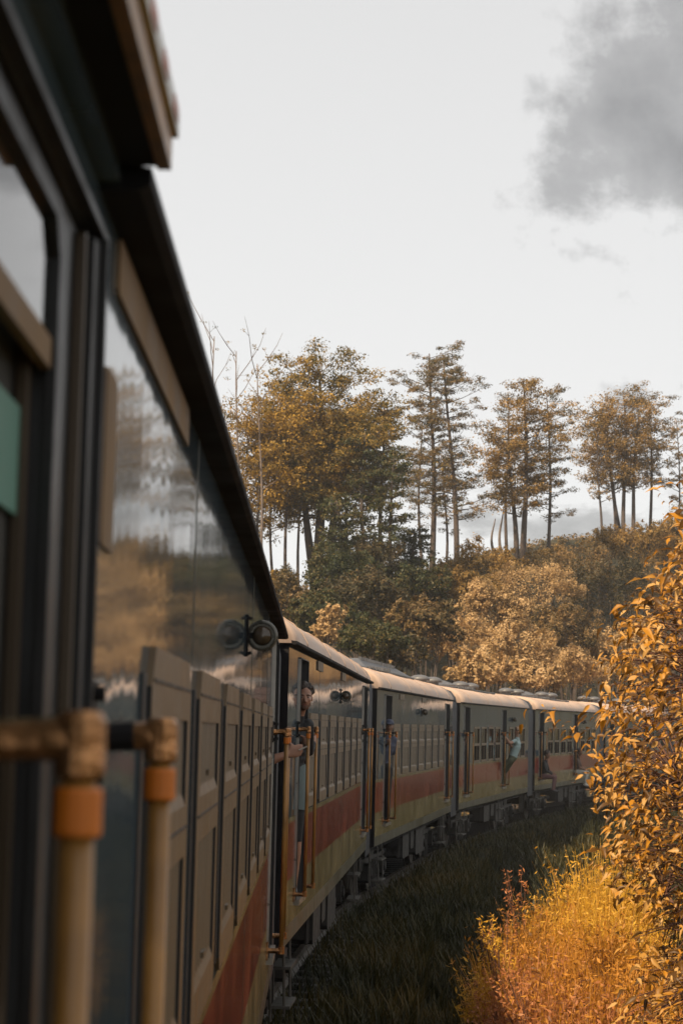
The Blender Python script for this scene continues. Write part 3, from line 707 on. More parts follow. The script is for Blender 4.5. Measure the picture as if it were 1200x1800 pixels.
CARS = [
    carriage(0, 'A', 'nearest slate and cream carriage, its side filling the left of the view', rail_shift=-0.57),
    carriage(1, 'A', 'carriage with the bearded man leaning out, next after the nearest one'),
    carriage(2, 'A', 'carriage with a long dark housing on its roof, third along the curve'),
    carriage(3, 'B', 'carriage with the passenger in a pale blue shirt hanging from its middle door'),
    carriage(4, 'B', 'carriage with two passengers sitting in its doorways, partly behind the leafy branch'),
    carriage(5, 'B', 'far carriage almost hidden behind the orange bush at the right'),
]
def near_details():
    root = CARS[0]
    # closed door leaf, nearly flush with the side, in the nearest doorway
    a, b = -1.95, -1.00; xw = WALLW + HALF - 0.012; wa, wb, z0, z1 = a + 0.08, b - 0.21, -0.42, 0.585
    mb = MB(); x0, x1 = xw - 0.04, xw
    mb.box(x0, x1, a + 0.003, wa, DBOT + CAMZ + 0.01, DTOP + CAMZ - 0.004); mb.box(x0, x1, wb, b - 0.003, DBOT + CAMZ + 0.01, DTOP + CAMZ - 0.004)
    mb.box(x0, x1, wa, wb, z1 + CAMZ, DTOP + CAMZ - 0.004); mb.box(x0, x1, wa, wb, DBOT + CAMZ + 0.01, z0 + CAMZ)
    door = inst('door', mb.mesh('door', M['doorgrey']), root)
    def ring(g, ch): return [(wa + g + ch, z0 + g), (wb - g - ch, z0 + g), (wb - g, z0 + g + ch), (wb - g, z1 - g - ch), (wb - g - ch, z1 - g), (wa + g + ch, z1 - g), (wa + g, z1 - g - ch), (wa + g, z0 + g + ch)]
    def ringmesh(name, g0, g1, ch0, ch1, xa, mat):
        mb = MB(); o_, i_ = ring(g0, ch0), ring(g1, ch1)
        for k in range(8):
            q = (k + 1) % 8; mb.quad(P3(xa - HALF, *o_[k]), P3(xa - HALF, *o_[q]), P3(xa - HALF, *i_[q]), P3(xa - HALF, *i_[k])); mb.quad(P3(xa - HALF, *i_[k]), P3(xa - HALF, *i_[q]), P3(xa - HALF - .012, *i_[q]), P3(xa - HALF - .012, *i_[k]))
        return inst(name, mb.mesh(name, mat), door)
    ringmesh('window_seal', -0.015, 0.012, 0.03, 0.04, xw + 0.003, M['rubber'])
    ringmesh('inner_frame', 0.02, 0.05, 0.06, 0.08, xw - 0.024, M['doorleaf'])
    inst('pane', MB().box(xw - 0.010, xw - 0.006, wa, wb, 0.44 + CAMZ, z1 + CAMZ).mesh('pane', M['glass']), door)
    inst('sash_rail', MB().bevbox(xw - 0.016, xw - 0.003, wa, wb, 0.405 + CAMZ, 0.44 + CAMZ, 0.006).mesh('sash_rail', M['plate']), door)
    inst('blind', MB().box(xw - 0.035, xw - 0.030, wa - 0.05, wb - 0.02, 0.235 + CAMZ, 0.355 + CAMZ).mesh('blind', M['curtain']), door)
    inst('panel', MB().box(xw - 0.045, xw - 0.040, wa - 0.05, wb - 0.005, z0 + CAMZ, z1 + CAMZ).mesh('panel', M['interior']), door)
    mb = MB()
    mb.bevbox(WALLW + HALF - 0.006, WALLW + HALF + 0.010, b - 0.055, b - 0.005, DBOT + CAMZ, DTOP + CAMZ - 0.01, 0.006)
    mb.bevbox(WALLW + HALF - 0.004, WALLW + HALF + 0.012, b + 0.014, b + 0.04, DBOT + CAMZ, DTOP + CAMZ + 0.012, 0.006)
    inst('jamb_seal', mb.mesh('jamb_seal', M['rubber']), root)
    inst('jamb_strip', MB().bevbox(WALLW + HALF - 0.010, WALLW + HALF + 0.002, b - 0.085, b - 0.062, DBOT + CAMZ, DTOP + CAMZ - 0.01, 0.006).mesh('jamb_strip', M['doorleaf']), root)
    # rain hood over the door: dark tray with a cream and white lip
    mb = MB(); u0, u1 = UA, -0.93; zh = 0.724 + CAMZ
    mb.box(WALLW + HALF + 0.02, HALF + 0.062, u0, u1, zh, zh + 0.03, 0)
    mb.box(HALF + 0.062, HALF + 0.080, u0, u1 + 0.002, zh - 0.004, zh + 0.037, 1)
    mb.box(HALF + 0.066, HALF + 0.088, u0, u1 + 0.004, zh + 0.039, zh + 0.072, 2)
    for k in range(3): mb.box(HALF + 0.0875, HALF + 0.090, u1 - 0.10 - 0.17 * k, u1 - 0.04 - 0.17 * k, zh + 0.046, zh + 0.066, 3)
    inst('fascia', MB().box(WALLW + HALF - 0.02, WALLW + HALF + 0.026, u0, u1 - 0.002, EAVE + CAMZ - 0.001, zh + 0.06).mesh('fascia', M['slate']), root)
    inst('rain_hood', mb.mesh('rain_hood', [M['gutter'], M['ochre'], M['white'], M['redpaint']]), root)
    # reflections built as tan strips: an upright bar, and the gutter's along the top
    inst('reflected_bar', MB().bevbox(WALLW + HALF - 0.001, WALLW + HALF + 0.004, -0.80, -0.66, 0.245 + CAMZ, 0.485 + CAMZ, 0.006).mesh('reflected_bar', M['plate']), root)
    inst('gutter_reflection', MB().bevbox(WALLW + HALF - 0.001, WALLW + HALF + 0.006, -0.70, 0.85, 0.605 + CAMZ, 0.685 + CAMZ, 0.008).mesh('gutter_reflection', M['plate']), root)
near_details()

# ------------------------------------------------------------------ vegetation
def rand_unit(n):
    v = RNG.normal(size=(n, 3)); return v / np.linalg.norm(v, axis=1, keepdims=True)
def leaf_cards(C, Nrm, size, aspect=0.5, jitter=0.7, droop=0.0, shape='diamond'):
    """one small leaf per centre: folded diamond of two triangles -> quads array; C (n,3), Nrm (n,3)"""
    n = len(C); nn = Nrm + rand_unit(n) * jitter; nn[:, 2] += 0.0
    nn /= np.linalg.norm(nn, axis=1, keepdims=True) + 1e-9
    t = rand_unit(n); t[:, 2] -= droop; t -= (t * nn).sum(1, keepdims=True) * nn; t /= np.linalg.norm(t, axis=1, keepdims=True) + 1e-9
    b = np.cross(nn, t); L = size * RNG.uniform(0.6, 1.35, (n, 1)); Wd = L * aspect * RNG.uniform(0.7, 1.2, (n, 1))
    V = np.stack([C - t * L * .5, C + b * Wd * .5 - nn * L * .06, C + t * L * .5, C - b * Wd * .5 - nn * L * .06], 1).reshape(-1, 3)
    Q = np.arange(4 * n).reshape(n, 4); return V, Q
def blob_points(center, radii, n, shell=0.55):
    d = rand_unit(n); r = (shell + (1 - shell) * RNG.random((n, 1)) ** 0.7); return center + d * r * radii, d
def merge(lst):
    V, Q, o = [], [], 0
    for v, q in lst: V.append(v); Q.append(q + o); o += len(v)
    return np.concatenate(V), np.concatenate(Q)

def tree(base, h, spec, label, group='trees on the ridge', name='tree'):
    """spec: dict(lean, r, fork, c0, prof, nb, up, cl, nl, leaf, aspect, mat, bark, trunks)"""
    g = lambda k, d: spec.get(k, d); base = Vector(base); rnd = random.Random(int(base.x * 100) + int(base.y * 37) + int(h * 10))
    root = empty(name, T(base)); tag(root, label, 'tree', group)
    wood = MB(); leaves = []
    for (ox, oy, hf, lx) in g('trunks', [(0, 0, 1.0, 0.0)]):
        th = h * hf; k = 9; r0 = g('r', 0.16) * (0.6 + 0.4 * hf); path = []
        for i in range(k + 1):
            f = i / k; path.append(Vector((ox * (1 + 0.6 * f) + lx * th * f + 0.12 * math.sin(f * 5 + ox * 9 + h) * g('bend', 1.0), oy + 0.1 * math.sin(f * 4 + oy * 7), th * f)))
        path[0].z -= 0.6
        wood.tube(path, [r0 * (1 - 0.86 * i / k) + 0.012 for i in range(k + 1)], 7)
        nb = int(g('nb', 26) * (0.5 + 0.5 * hf))
        for j in range(nb):
            f = g('c0', 0.4) + (0.985 - g('c0', 0.4)) * ((j + rnd.random()) / nb)
            ii = min(int(f * k), k - 1); p0 = path[ii].lerp(path[ii + 1], f * k - ii)
            cf = (f - g('c0', 0.4)) / (0.99 - g('c0', 0.4))
            reach = g('prof', lambda c: 1.0)(cf) * g('reach', 2.4) * rnd.uniform(0.4, 1.25)
            if rnd.random() < g('skip', 0.0): reach *= 0.35
            az = j * 2.399 + rnd.uniform(-1.2, 1.2); up = g('up', 0.25) * (0.5 + cf) + rnd.uniform(-0.28, 0.28)
            dirv = Vector((math.cos(az), math.sin(az), 0)); pts = [p0]
            for q in (0.35, 0.7, 1.0): pts.append(p0 + dirv * reach * q + Vector((rnd.uniform(-.1, .1), rnd.uniform(-.1, .1), reach * up * q + reach * g('curl', 0.12) * q * q)))
            wood.tube(pts, [max(r0 * 0.34 * (1 - f) + 0.018, 0.018), 0.018, 0.012, 0.006], 4, 0, False)
            ncl = max(1, int(reach * g('cl', 2.2) + rnd.random()))
            for c in range(ncl):
                q = 0.35 + 0.65 * (c + rnd.random() * 0.9) / ncl; a = min(int(q * 3), 2); cpos = pts[a].lerp(pts[a + 1], q * 3 - a)
                side = Vector((rnd.gauss(0, .22), rnd.gauss(0, .22), rnd.gauss(0, .10))) * reach * 0.6
                cpos = cpos + side
                if rnd.random() < 0.6: wood.tube([pts[a].lerp(pts[a + 1], max(0, q * 3 - a - 0.5)), cpos], [0.012, 0.005], 3, 0, False)
                sz = g('csize', 0.55) * rnd.uniform(0.6, 1.25); n = max(6, int(g('nl', 60) * rnd.uniform(0.6, 1.3)))
                C, D = blob_points(np.array(cpos), np.array([sz, sz, sz * g('flat', 0.45)]), n, 0.15)
                D = D * 0.6 + np.array([0, 0, 0.6]); leaves.append(leaf_cards(C, D, g('leaf', 0.16), g('aspect', 0.5), g('jit', 0.8), g('droop', 0.0)))
    inst('trunk', wood.mesh('trunk', spec['bark'], True), root)
    if leaves:
        V, Q = merge(leaves); inst('crown', np_mesh('crown', V, Q, spec['mat']), root)
    return root

def shrub(center, radii, label, mat, leaf=0.125, nl=12500, lobes=18, group='shrubs on the bank', name='shrub', stems=6):
    c = np.array(center, float); rd = np.array(radii, float); gz = float(ground_z(c[0], c[1])) - 0.2
    root = empty(name, T((c[0], c[1], gz))); tag(root, label, 'shrub', group)
    c0 = np.array([0, 0, c[2] - gz]); lst = []
    sub = [(c0, rd * 0.66, 0.22)]
    for k in range(lobes):
        d = rand_unit(1)[0]; d[2] = abs(d[2]) * 0.9 - 0.25 if RNG.random() < 0.75 else d[2]; d /= np.linalg.norm(d)
        s = RNG.uniform(0.17, 0.40); sub.append((c0 + d * rd * RNG.uniform(0.62, 1.0), rd.min() * s * np.array([1.1, 1.1, 0.95]), s))
    tot = sum((r[0] * r[1]) ** 1.0 for _, r, _ in sub)
    for cc, r, s in sub:
        n = int(nl * (r[0] * r[1]) / tot); n2 = max(3, n // 26)
        # small sprays give the outline its unevenness
        sc, sd = blob_points(cc, r, n2, 0.72); per = 26
        C = np.repeat(sc, per, 0) + RNG.normal(size=(n2 * per, 3)) * r.min() * 0.17; D = np.repeat(sd, per, 0)
        lst.append(leaf_cards(C, D * 0.9 + np.array([0, 0, 0.25]), leaf, 0.55, 0.75))
    V, Q = merge(lst); inst('foliage', np_mesh('foliage', V, Q, mat), root)
    mb = MB()
    for k in range(stems):
        a = k * 2.4; e = Vector((math.cos(a) * rd[0] * 0.5, math.sin(a) * rd[1] * 0.5, c0[2] + rd[2] * 0.3)); mb.tube([Vector((0.1 * math.cos(a), 0.1 * math.sin(a), 0)), e * 0.5 + Vector((0, 0, 0.2)), e], [0.05, 0.035, 0.012], 5)
    inst('stem', mb.mesh('stem', M['bark']), root)
    return root

FOL = {
    'olive': foliage('olive_gold_leaves', [(0.050, 0.055, 0.014), (0.21, 0.145, 0.034), (0.48, 0.29, 0.060)], 0.34),
    'gold': foliage('golden_leaves', [(0.12, 0.085, 0.018), (0.34, 0.205, 0.036), (0.54, 0.32, 0.055)], 0.38),
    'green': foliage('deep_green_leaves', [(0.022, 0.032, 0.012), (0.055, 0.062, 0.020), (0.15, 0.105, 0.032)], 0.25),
    'pine': foliage('brown_green_needles', [(0.045, 0.047, 0.020), (0.15, 0.11, 0.044), (0.36, 0.215, 0.09)], 0.3),
    'rust': foliage('rust_leaves', [(0.075, 0.058, 0.018), (0.26, 0.158, 0.044), (0.48, 0.285, 0.08)], 0.34),
    'tan': foliage('pale_tan_leaves', [(0.20, 0.13, 0.055), (0.44, 0.28, 0.12), (0.60, 0.41, 0.21)], 0.25, 0.55, 0.9),
    'brown': foliage('brown_leaves', [(0.045, 0.040, 0.015), (0.15, 0.10, 0.038), (0.33, 0.195, 0.075)], 0.25),
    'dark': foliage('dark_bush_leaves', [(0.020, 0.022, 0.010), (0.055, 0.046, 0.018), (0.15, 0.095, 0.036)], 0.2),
}
def ground_at(px, d):
    x = (px - 600) / F * d; return Vector((x, d, float(ground_z(x, d))))
dome = lambda c: math.sqrt(max(0.05, 1 - (1.5 * (c - 0.38)) ** 2))
cone = lambda c: 1.05 - 0.7 * c
flat_top = lambda c: 0.55 + 0.6 * c
broad = dict(r=0.24, c0=0.42, prof=dome, nb=46, reach=2.9, cl=2.6, csize=0.60, nl=70, leaf=0.15, up=0.35, bark=M['bark'], mat=FOL['olive'], flat=0.55)
pine = dict(r=0.17, c0=0.30, prof=lambda c: 0.95 - 0.35 * abs(c - 0.5), nb=48, reach=2.0, cl=2.2, csize=0.46, nl=70, leaf=0.16, aspect=0.30, up=0.22, curl=0.18, flat=0.42, skip=0.30, bark=M['bark'], mat=FOL['pine'])
slim = dict(r=0.085, c0=0.45, prof=dome, nb=18, reach=1.15, cl=2.0, csize=0.42, nl=42, leaf=0.15, up=0.5, bark=M['bark'], mat=FOL['olive'], flat=0.6)
darkc = dict(r=0.13, c0=0.12, prof=lambda c: 0.9 - 0.4 * c, nb=50, reach=1.55, cl=2.6, csize=0.5, nl=60, leaf=0.15, up=0.05, bark=M['bark'], mat=FOL['green'], flat=0.4)
def T_(px, d, ytop, spec, label, **kw):
    b = ground_at(px, d); top = ray_point(px, ytop, d); return tree(b, top.z - b.z, {**spec, **kw}, label)

# big round-headed tree and what crowds round it
T_(562, 101, 650, broad, 'biggest round-headed golden-olive tree with a thick twin trunk', trunks=[(0, 0, 1.0, 0.0), (0.55, 0.3, 0.80, 0.02), (-0.3, 0.2, 0.7, -0.05)], r=0.30, nb=80, reach=3.5, nl=58, c0=0.47)
T_(505, 99, 705, slim, 'slender golden tree left of the biggest round-headed tree', mat=FOL['gold'], reach=2.2, nb=44, c0=0.50, cl=2.2, csize=0.58, nl=48)
T_(455, 98, 735, slim, 'orange-leaved slender tree just right of the nearest carriage roof', mat=FOL['gold'], reach=2.5, nb=50, c0=0.46, cl=2.2, csize=0.60, nl=48)
T_(478, 104, 800, slim, 'thin pole tree with few leaves between the orange tree and the golden one', mat=FOL['olive'], nb=22, nl=60, csize=.5, reach=1.4)
T_(432, 101, 790, slim, 'thin dim tree touching the edge of the nearest carriage roof', mat=FOL['gold'], nb=30, reach=1.7, nl=70, csize=.55)
T_(527, 107, 760, slim, 'thin straight tree close behind the big twin trunk on its left', mat=FOL['olive'], nb=34, reach=1.6, nl=70, csize=.55)
T_(612, 104, 720, slim, 'slender tree close right of the big twin trunk', mat=FOL['olive'], nb=40, reach=2.0, nl=50, csize=.55, c0=.42)
T_(640, 98, 760, darkc, 'dark green layered tree right of the biggest tree', reach=1.8)
T_(672, 101, 700, darkc, 'tallest dark green layered tree with golden tips', mat=FOL['olive'], c0=0.45, reach=1.5)
T_(690, 97, 790, darkc, 'short dark green layered tree left of the tall sparse pine', reach=1.6)
T_(592, 96, 880, darkc, 'low dark green tree at the foot of the big twin trunk', reach=1.5)
T_(724, 103, 930, darkc, 'small dark green tree at the foot of the tall sparse pine', reach=1.3)
# bare and twiggy trees
bare = dict(r=0.07, c0=0.45, prof=flat_top, nb=13, reach=1.5, cl=0.9, csize=0.22, nl=14, leaf=0.09, up=0.95, bark=M['palebark'], mat=FOL['olive'], flat=0.5)
T_(417, 97, 618, bare, 'nearly bare tree with forked upright twigs above the carriage roof')
T_(374, 96, 592, bare, 'wispy bare treetop furthest left behind the carriage roof')
T_(478, 96, 640, bare, 'sparse feathery treetop leaning over the left shoulder of the biggest tree', trunks=[(-0.6, 0, 1.0, 0.03)], nb=12, nl=22, mat=FOL['gold'])
# pines
T_(760, 112, 622, pine, 'tallest sparse pine, left one of the close pair', nb=64, reach=2.7)
T_(804, 110, 640, pine, 'tall sparse pine with a leaning trunk, right one of the close pair', trunks=[(0, 0, 1.0, -0.045)], nb=56, reach=2.6)
T_(740, 116, 740, pine, 'thin pine left of and behind the close pair', r=0.09, nb=26, reach=1.4)
T_(783, 118, 800, pine, 'thin low pine seen between the close pair of pines', r=0.08, nb=20, reach=1.2)
T_(922, 120, 672, broad, 'round amber tree standing alone right of the tall pines', mat=FOL['rust'], r=0.2, nb=46, reach=2.5, c0=0.38, nl=60, trunks=[(0, 0, 1.0, 0.01), (-0.5, 0.2, 0.75, 0.0)])
T_(966, 122, 690, pine, 'straight thin pine on the right side of the round amber tree', r=0.12, nb=40, reach=1.6)
T_(893, 124, 690, pine, 'thin pine whose tip shows left of the round amber tree', r=0.10, nb=30, reach=1.5, c0=0.5)
stub = dict(r=0.10, c0=0.9, prof=flat_top, nb=0, reach=0.4, bark=M['palebark'], mat=FOL['pine'])
T_(868, 122, 912, stub, 'short bare snag, left of two leafless trunks beside the amber tree')
T_(882, 122, 890, stub, 'taller bare snag, right of two leafless trunks beside the amber tree')
T_(1100, 138, 690, broad, 'many-stemmed amber tree on the hilltop near the right edge', mat=FOL['rust'], r=0.16, c0=0.40, nb=40, reach=2.4, nl=44, trunks=[(0, 0, 1.0, 0.0), (-0.5, 0.1, 0.9, -0.06), (0.4, 0.1, 0.92, 0.05), (-0.2, 0.4, 0.85, -0.1)])
T_(1146, 140, 700, pine, 'straight dark-trunked tree right of the many-stemmed amber tree', nb=44, reach=1.9, r=0.13, c0=0.45)
T_(1056, 136, 760, slim, 'slim pale brown tree left of the many-stemmed amber tree', mat=FOL['rust'], reach=1.8, nb=26, c0=0.35)
T_(1195, 142, 740, slim, 'slim tree cut by the right edge of the view', mat=FOL['rust'], reach=1.8, nb=26)

def S_(px, py, d, rpx, rz, label, mat, **kw):
    kw.setdefault('leaf', random.uniform(0.09, 0.15)); kw['lobes'] = kw.get('lobes', random.randint(16, 30)); kw['stems'] = random.randint(5, 11)
    p = ray_point(px, py, d); r = rpx * d / F; return shrub(p, (r * random.uniform(0.9, 1.12), r * 0.8, rz * d / F * random.uniform(0.9, 1.15)), label, FOL[mat], **kw)
S_(510, 1060, 86, 62, 55, 'olive-brown shrub just above the roof end of the nearest carriage', 'brown')
S_(490, 1020, 92, 26, 24, 'small bright orange shrub against the sky beside the nearest roof', 'gold', nl=2800, lobes=8)
S_(585, 1105, 76, 40, 34, 'pale shrub directly above the second carriage roof', 'tan', nl=5000)
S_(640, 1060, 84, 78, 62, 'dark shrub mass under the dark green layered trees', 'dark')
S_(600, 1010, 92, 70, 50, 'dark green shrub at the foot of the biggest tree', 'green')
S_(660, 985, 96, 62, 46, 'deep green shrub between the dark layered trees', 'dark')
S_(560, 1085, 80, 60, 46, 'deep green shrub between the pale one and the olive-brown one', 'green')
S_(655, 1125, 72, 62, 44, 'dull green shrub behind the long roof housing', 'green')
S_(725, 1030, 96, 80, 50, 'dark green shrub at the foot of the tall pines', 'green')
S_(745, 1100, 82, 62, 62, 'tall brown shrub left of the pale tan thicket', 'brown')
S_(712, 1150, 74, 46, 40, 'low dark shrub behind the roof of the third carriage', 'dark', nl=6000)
S_(838, 1000, 106, 76, 46, 'amber shrub below the leafless trunks', 'rust')
S_(800, 1040, 97, 60, 45, 'russet shrub with bare stems below the right pine', 'rust')
S_(812, 1120, 86, 66, 56, 'palest tan shrub, bulging left end of the thicket', 'tan')
S_(870, 1075, 92, 66, 52, 'pale shrub high in the middle of the thicket', 'tan')
S_(940, 1030, 102, 76, 50, 'tall grey-tan shrub under the round amber tree', 'tan')
S_(905, 1140, 84, 74, 56, 'golden-tan shrub above the fourth carriage roof', 'tan')
S_(850, 1180, 78, 70, 40, 'low tan shrub touching the fourth carriage roof vents', 'tan', nl=7000)
S_(1010, 1000, 112, 62, 52, 'brown shrub on the shoulder of the hill right of the amber tree', 'brown')
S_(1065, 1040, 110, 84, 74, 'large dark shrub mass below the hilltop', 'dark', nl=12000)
S_(990, 1110, 96, 62, 52, 'brown shrub with dark gaps right of the golden-tan one', 'brown')
S_(1000, 1175, 90, 82, 46, 'tan shrub above the fifth carriage roof', 'tan')
S_(935, 1190, 82, 60, 32, 'lowest tan shrub behind the middle roof vents', 'tan', nl=6000)
S_(1090, 1160, 98, 80, 60, 'pale tan shrub behind the top of the orange bush', 'tan')
S_(1130, 960, 126, 90, 46, 'rust shrub on the crest under the many-stemmed tree', 'rust')
S_(1190, 950, 128, 70, 56, 'rust-brown shrub on the crest at the right edge', 'brown')
S_(1170, 1060, 112, 76, 66, 'brown shrub beyond the orange bush at the right edge', 'brown')
S_(1060, 950, 128, 50, 30, 'low rust shrub on the skyline below the pale brown tree', 'rust', nl=5000)
S_(960, 985, 116, 50, 30, 'low amber shrub on the skyline beside the amber tree', 'rust', nl=5000)

def undergrowth():
    """low scrub that clothes the bank between the shrubs"""
    n = 60000; x = RNG.uniform(-16, 42, n); y = RNG.uniform(62, 150, n); s = track_dist(x, y)
    k = (s > 3.4) & (s < 26); x, y = x[k], y[k]; z = ground_z(x, y) + RNG.uniform(0.0, 0.55, len(x)) * (0.6 + 0.4 * np.sin(x * 1.3 + y * 0.9))
    C = np.stack([x, y, z], 1); V, Q = leaf_cards(C, np.tile([0.3, -0.5, 0.7], (len(C), 1)), 0.26, 0.5, 0.9)
    o = inst('undergrowth', np_mesh('undergrowth', V, Q, FOL['brown'])); tag(o, 'low brown scrub covering the bank between the shrubs', 'undergrowth', kind='stuff')
undergrowth()

# ---- grass in the cutting
def blades(x, y, z0, h, wdt, mat, name, label, lean=0.35, cat='grass'):
    n = len(x); az = RNG.uniform(0, 2 * np.pi, n); dx, dy = np.cos(az), np.sin(az); ln = h * RNG.uniform(0.1, lean * 2, n)
    b = np.stack([x, y, z0 - 0.02], 1); sd = np.stack([-dy, dx, np.zeros(n)], 1) * (wdt * 0.5)[:, None]
    m = b + np.stack([dx * ln * .35, dy * ln * .35, h * .6], 1); t = b + np.stack([dx * ln, dy * ln, h], 1)
    V = np.stack([b - sd, b + sd, m + sd * .7, m - sd * .7, t + sd * .12, t - sd * .12], 1).reshape(-1, 3)
    a = np.arange(n)[:, None] * 6; Q = np.concatenate([a + np.array([0, 1, 2, 3]), a + np.array([3, 2, 4, 5])], 0)
    o = inst(name, np_mesh(name, V, Q, mat)); tag(o, label, cat, kind='stuff'); return o
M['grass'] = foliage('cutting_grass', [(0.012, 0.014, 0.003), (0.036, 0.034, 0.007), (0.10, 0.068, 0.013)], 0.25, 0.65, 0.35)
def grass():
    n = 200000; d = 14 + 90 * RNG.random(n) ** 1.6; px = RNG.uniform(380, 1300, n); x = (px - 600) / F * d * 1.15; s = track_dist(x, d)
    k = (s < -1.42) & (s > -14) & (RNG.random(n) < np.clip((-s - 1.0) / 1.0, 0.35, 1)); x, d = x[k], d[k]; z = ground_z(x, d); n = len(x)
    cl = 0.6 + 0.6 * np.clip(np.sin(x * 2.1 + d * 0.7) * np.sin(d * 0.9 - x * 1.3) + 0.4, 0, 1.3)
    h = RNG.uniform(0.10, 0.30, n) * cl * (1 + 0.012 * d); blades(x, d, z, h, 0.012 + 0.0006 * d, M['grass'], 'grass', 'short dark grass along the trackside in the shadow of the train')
grass()
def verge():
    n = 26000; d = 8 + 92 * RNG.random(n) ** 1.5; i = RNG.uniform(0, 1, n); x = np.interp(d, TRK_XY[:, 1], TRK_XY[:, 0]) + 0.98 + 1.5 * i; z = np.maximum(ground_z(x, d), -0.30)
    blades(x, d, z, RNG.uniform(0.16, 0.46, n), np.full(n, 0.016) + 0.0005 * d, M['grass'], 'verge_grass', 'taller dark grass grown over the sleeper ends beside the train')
verge()

# ---- the orange bush at the right and the sunlit weeds before it
def leaf_verts():
    """one pointed leaf, base at the origin, tip at +y, folded and drooping; 8 quads"""
    prof = [(0.0, 0.02), (0.18, 0.15), (0.42, 0.215), (0.70, 0.13), (1.0, 0.006)]; V = []
    for t, w in prof:
        z = -0.30 * t * t; V += [(-w, t, z + 0.10 * w / 0.2), (0, t, z), (w, t, z + 0.10 * w / 0.2)]
    Q = [(i * 3 + k, i * 3 + k + 1, i * 3 + k + 4, i * 3 + k + 3) for i in range(4) for k in range(2)]
    return np.array(V), np.array(Q)
LV, LQ = leaf_verts()
def bush_mats():
    a = foliage('amber_bush_leaves', [(0.10, 0.045, 0.007), (0.50, 0.215, 0.011), (0.58, 0.35, 0.12)], 0.34, 0.15, 1.4, rough=0.45, spec=0.3)
    cr = next(n for n in a.node_tree.nodes if n.bl_idname == 'ShaderNodeValToRGB').color_ramp; cr.elements[0].position = 0.26; cr.elements[1].position = 0.56; cr.elements[2].position = 0.92
    b = a.copy(); b.name = 'amber_bush_leaf_single'; nt = b.node_tree
    geo = next(n for n in nt.nodes if n.bl_idname == 'ShaderNodeNewGeometry'); oi = nt.nodes.new('ShaderNodeObjectInfo')
    for l in list(nt.links):
        if l.from_node == geo: nt.links.new(oi.outputs['Random'], l.to_socket)
    return a, b
M['bushleaf'], M['bushleaf1'] = bush_mats()
def orange_bush():
    D0 = 13.2
    prof = [(840, 1190), (930, 1168), (1000, 1125), (1060, 1072), (1130, 1050), (1200, 1030), (1270, 1008), (1340, 1020), (1400, 1016), (1480, 1020), (1560, 1050), (1640, 1075), (1720, 1090), (1800, 1062), (1900, 1050), (2100, 1060)]
    ys, xl = np.array(prof, float).T
    base = Vector((3.0, D0 + 0.2, float(ground_z(3.0, D0)) - 0.1))
    root = empty('orange_bush', T(base)); tag(root, 'tall leafy bush glowing orange and cream in the sun at the right', 'bush')
    sprays = []
    for k in range(2300):
        y = 840 + (2060 - 840) * random.random(); x0 = np.interp(y, ys, xl) + random.uniform(-14, 10); t = random.random()
        d = D0 + (random.uniform(-1.3, 0.2) if random.random() < 0.36 else random.uniform(0.2, 3.2)); edge = abs(d - D0) / 1.4
        if 1540 < y < 1770 and d < D0 + 0.4 and random.random() < 0.5: continue
        px = x0 + 30 + edge * 34 + (1460 - x0) * t ** 1.35
        sprays.append(ray_point(px, y, d))
    for (px, y, d) in [(1042, 1292, 12.8), (1025, 1282, 12.75), (1008, 1276, 12.7), (992, 1268, 12.7), (975, 1262, 12.7), (962, 1256, 12.7), (1100, 1100, 12.9), (1092, 1085, 12.9), (1075, 1130, 12.8), (1150, 1010, 13), (1160, 1045, 13), (1170, 860, 13.2), (1182, 870, 13.2), (1190, 900, 13.2), (1040, 1370, 12.8), (1052, 1360, 12.8), (1046, 1500, 12.8), (1056, 1495, 12.8), (1075, 1560, 12.6)]: sprays.append(ray_point(px, y, d))
    for k in range(800):     # unseen sprays added beside the viewer to shade the carriage and bounce warm light
        sprays.append(Vector((2.35 + 2.0 * random.random() ** 1.3, random.uniform(2.0, 11.6), random.uniform(-0.2, 3.7))))
    C, Dv, S = [], [], []
    wood = MB(); rnd = random.Random(3); stems = []
    for k in range(16):
        a = k * 2.4; foot = Vector((0.5 * math.cos(a), 0.45 * math.sin(a), -0.1)); top = Vector((rnd.uniform(-0.75, 1.6), rnd.uniform(-0.7, 1.6), rnd.uniform(1.6, 3.9)))
        mid = foot.lerp(top, 0.5) + Vector((0, 0, 0.5)); pts = smooth_path([foot, mid, top], 2); stems.append(pts); wood.tube(pts, [0.030 * (1 - 0.75 * i / len(pts)) + 0.004 for i in range(len(pts))], 6)
    allp = [p for st in stems for p in st[2:]]
    for sp in sprays:
        p = sp - base; q = min(allp, key=lambda w: (w - p).length + 0.6 * max(0, w.z - p.z)); L = (p - q).length
        if L < 1.3:
            wood.tube([q, q.lerp(p, 0.55) + Vector((0, 0, 0.10 * L)), p], [0.006, 0.004, 0.002], 4, 0, False)
        out = (p - q); out.z *= 0.3; out = out.normalized() if out.length > 1e-6 else Vector((-1, 0, 0))
        n = rnd.randint(4, 8)
        for j in range(n):
            az = rnd.uniform(-1.9, 1.9); v = Matrix.Rotation(az, 3, 'Z') @ out; v = v + Vector((0, 0, rnd.uniform(-1.0, 0.25))); v.normalize()
            C.append(p + Vector((rnd.gauss(0, .05), rnd.gauss(0, .05), rnd.gauss(0, .05)))); Dv.append(v); S.append(0.034 + 0.070 * rnd.random() ** 1.5)
    n = len(C); C = np.array([tuple(c) for c in C]); T1 = np.array([tuple(v) for v in Dv]); S = np.array(S)
    up = np.tile([0.0, 0.0, 1.0], (n, 1)) + RNG.normal(size=(n, 3)) * 0.45 + np.array([-0.25, -0.45, 0]); b = np.cross(T1, up); b /= np.linalg.norm(b, axis=1, keepdims=True); nn = np.cross(b, T1)
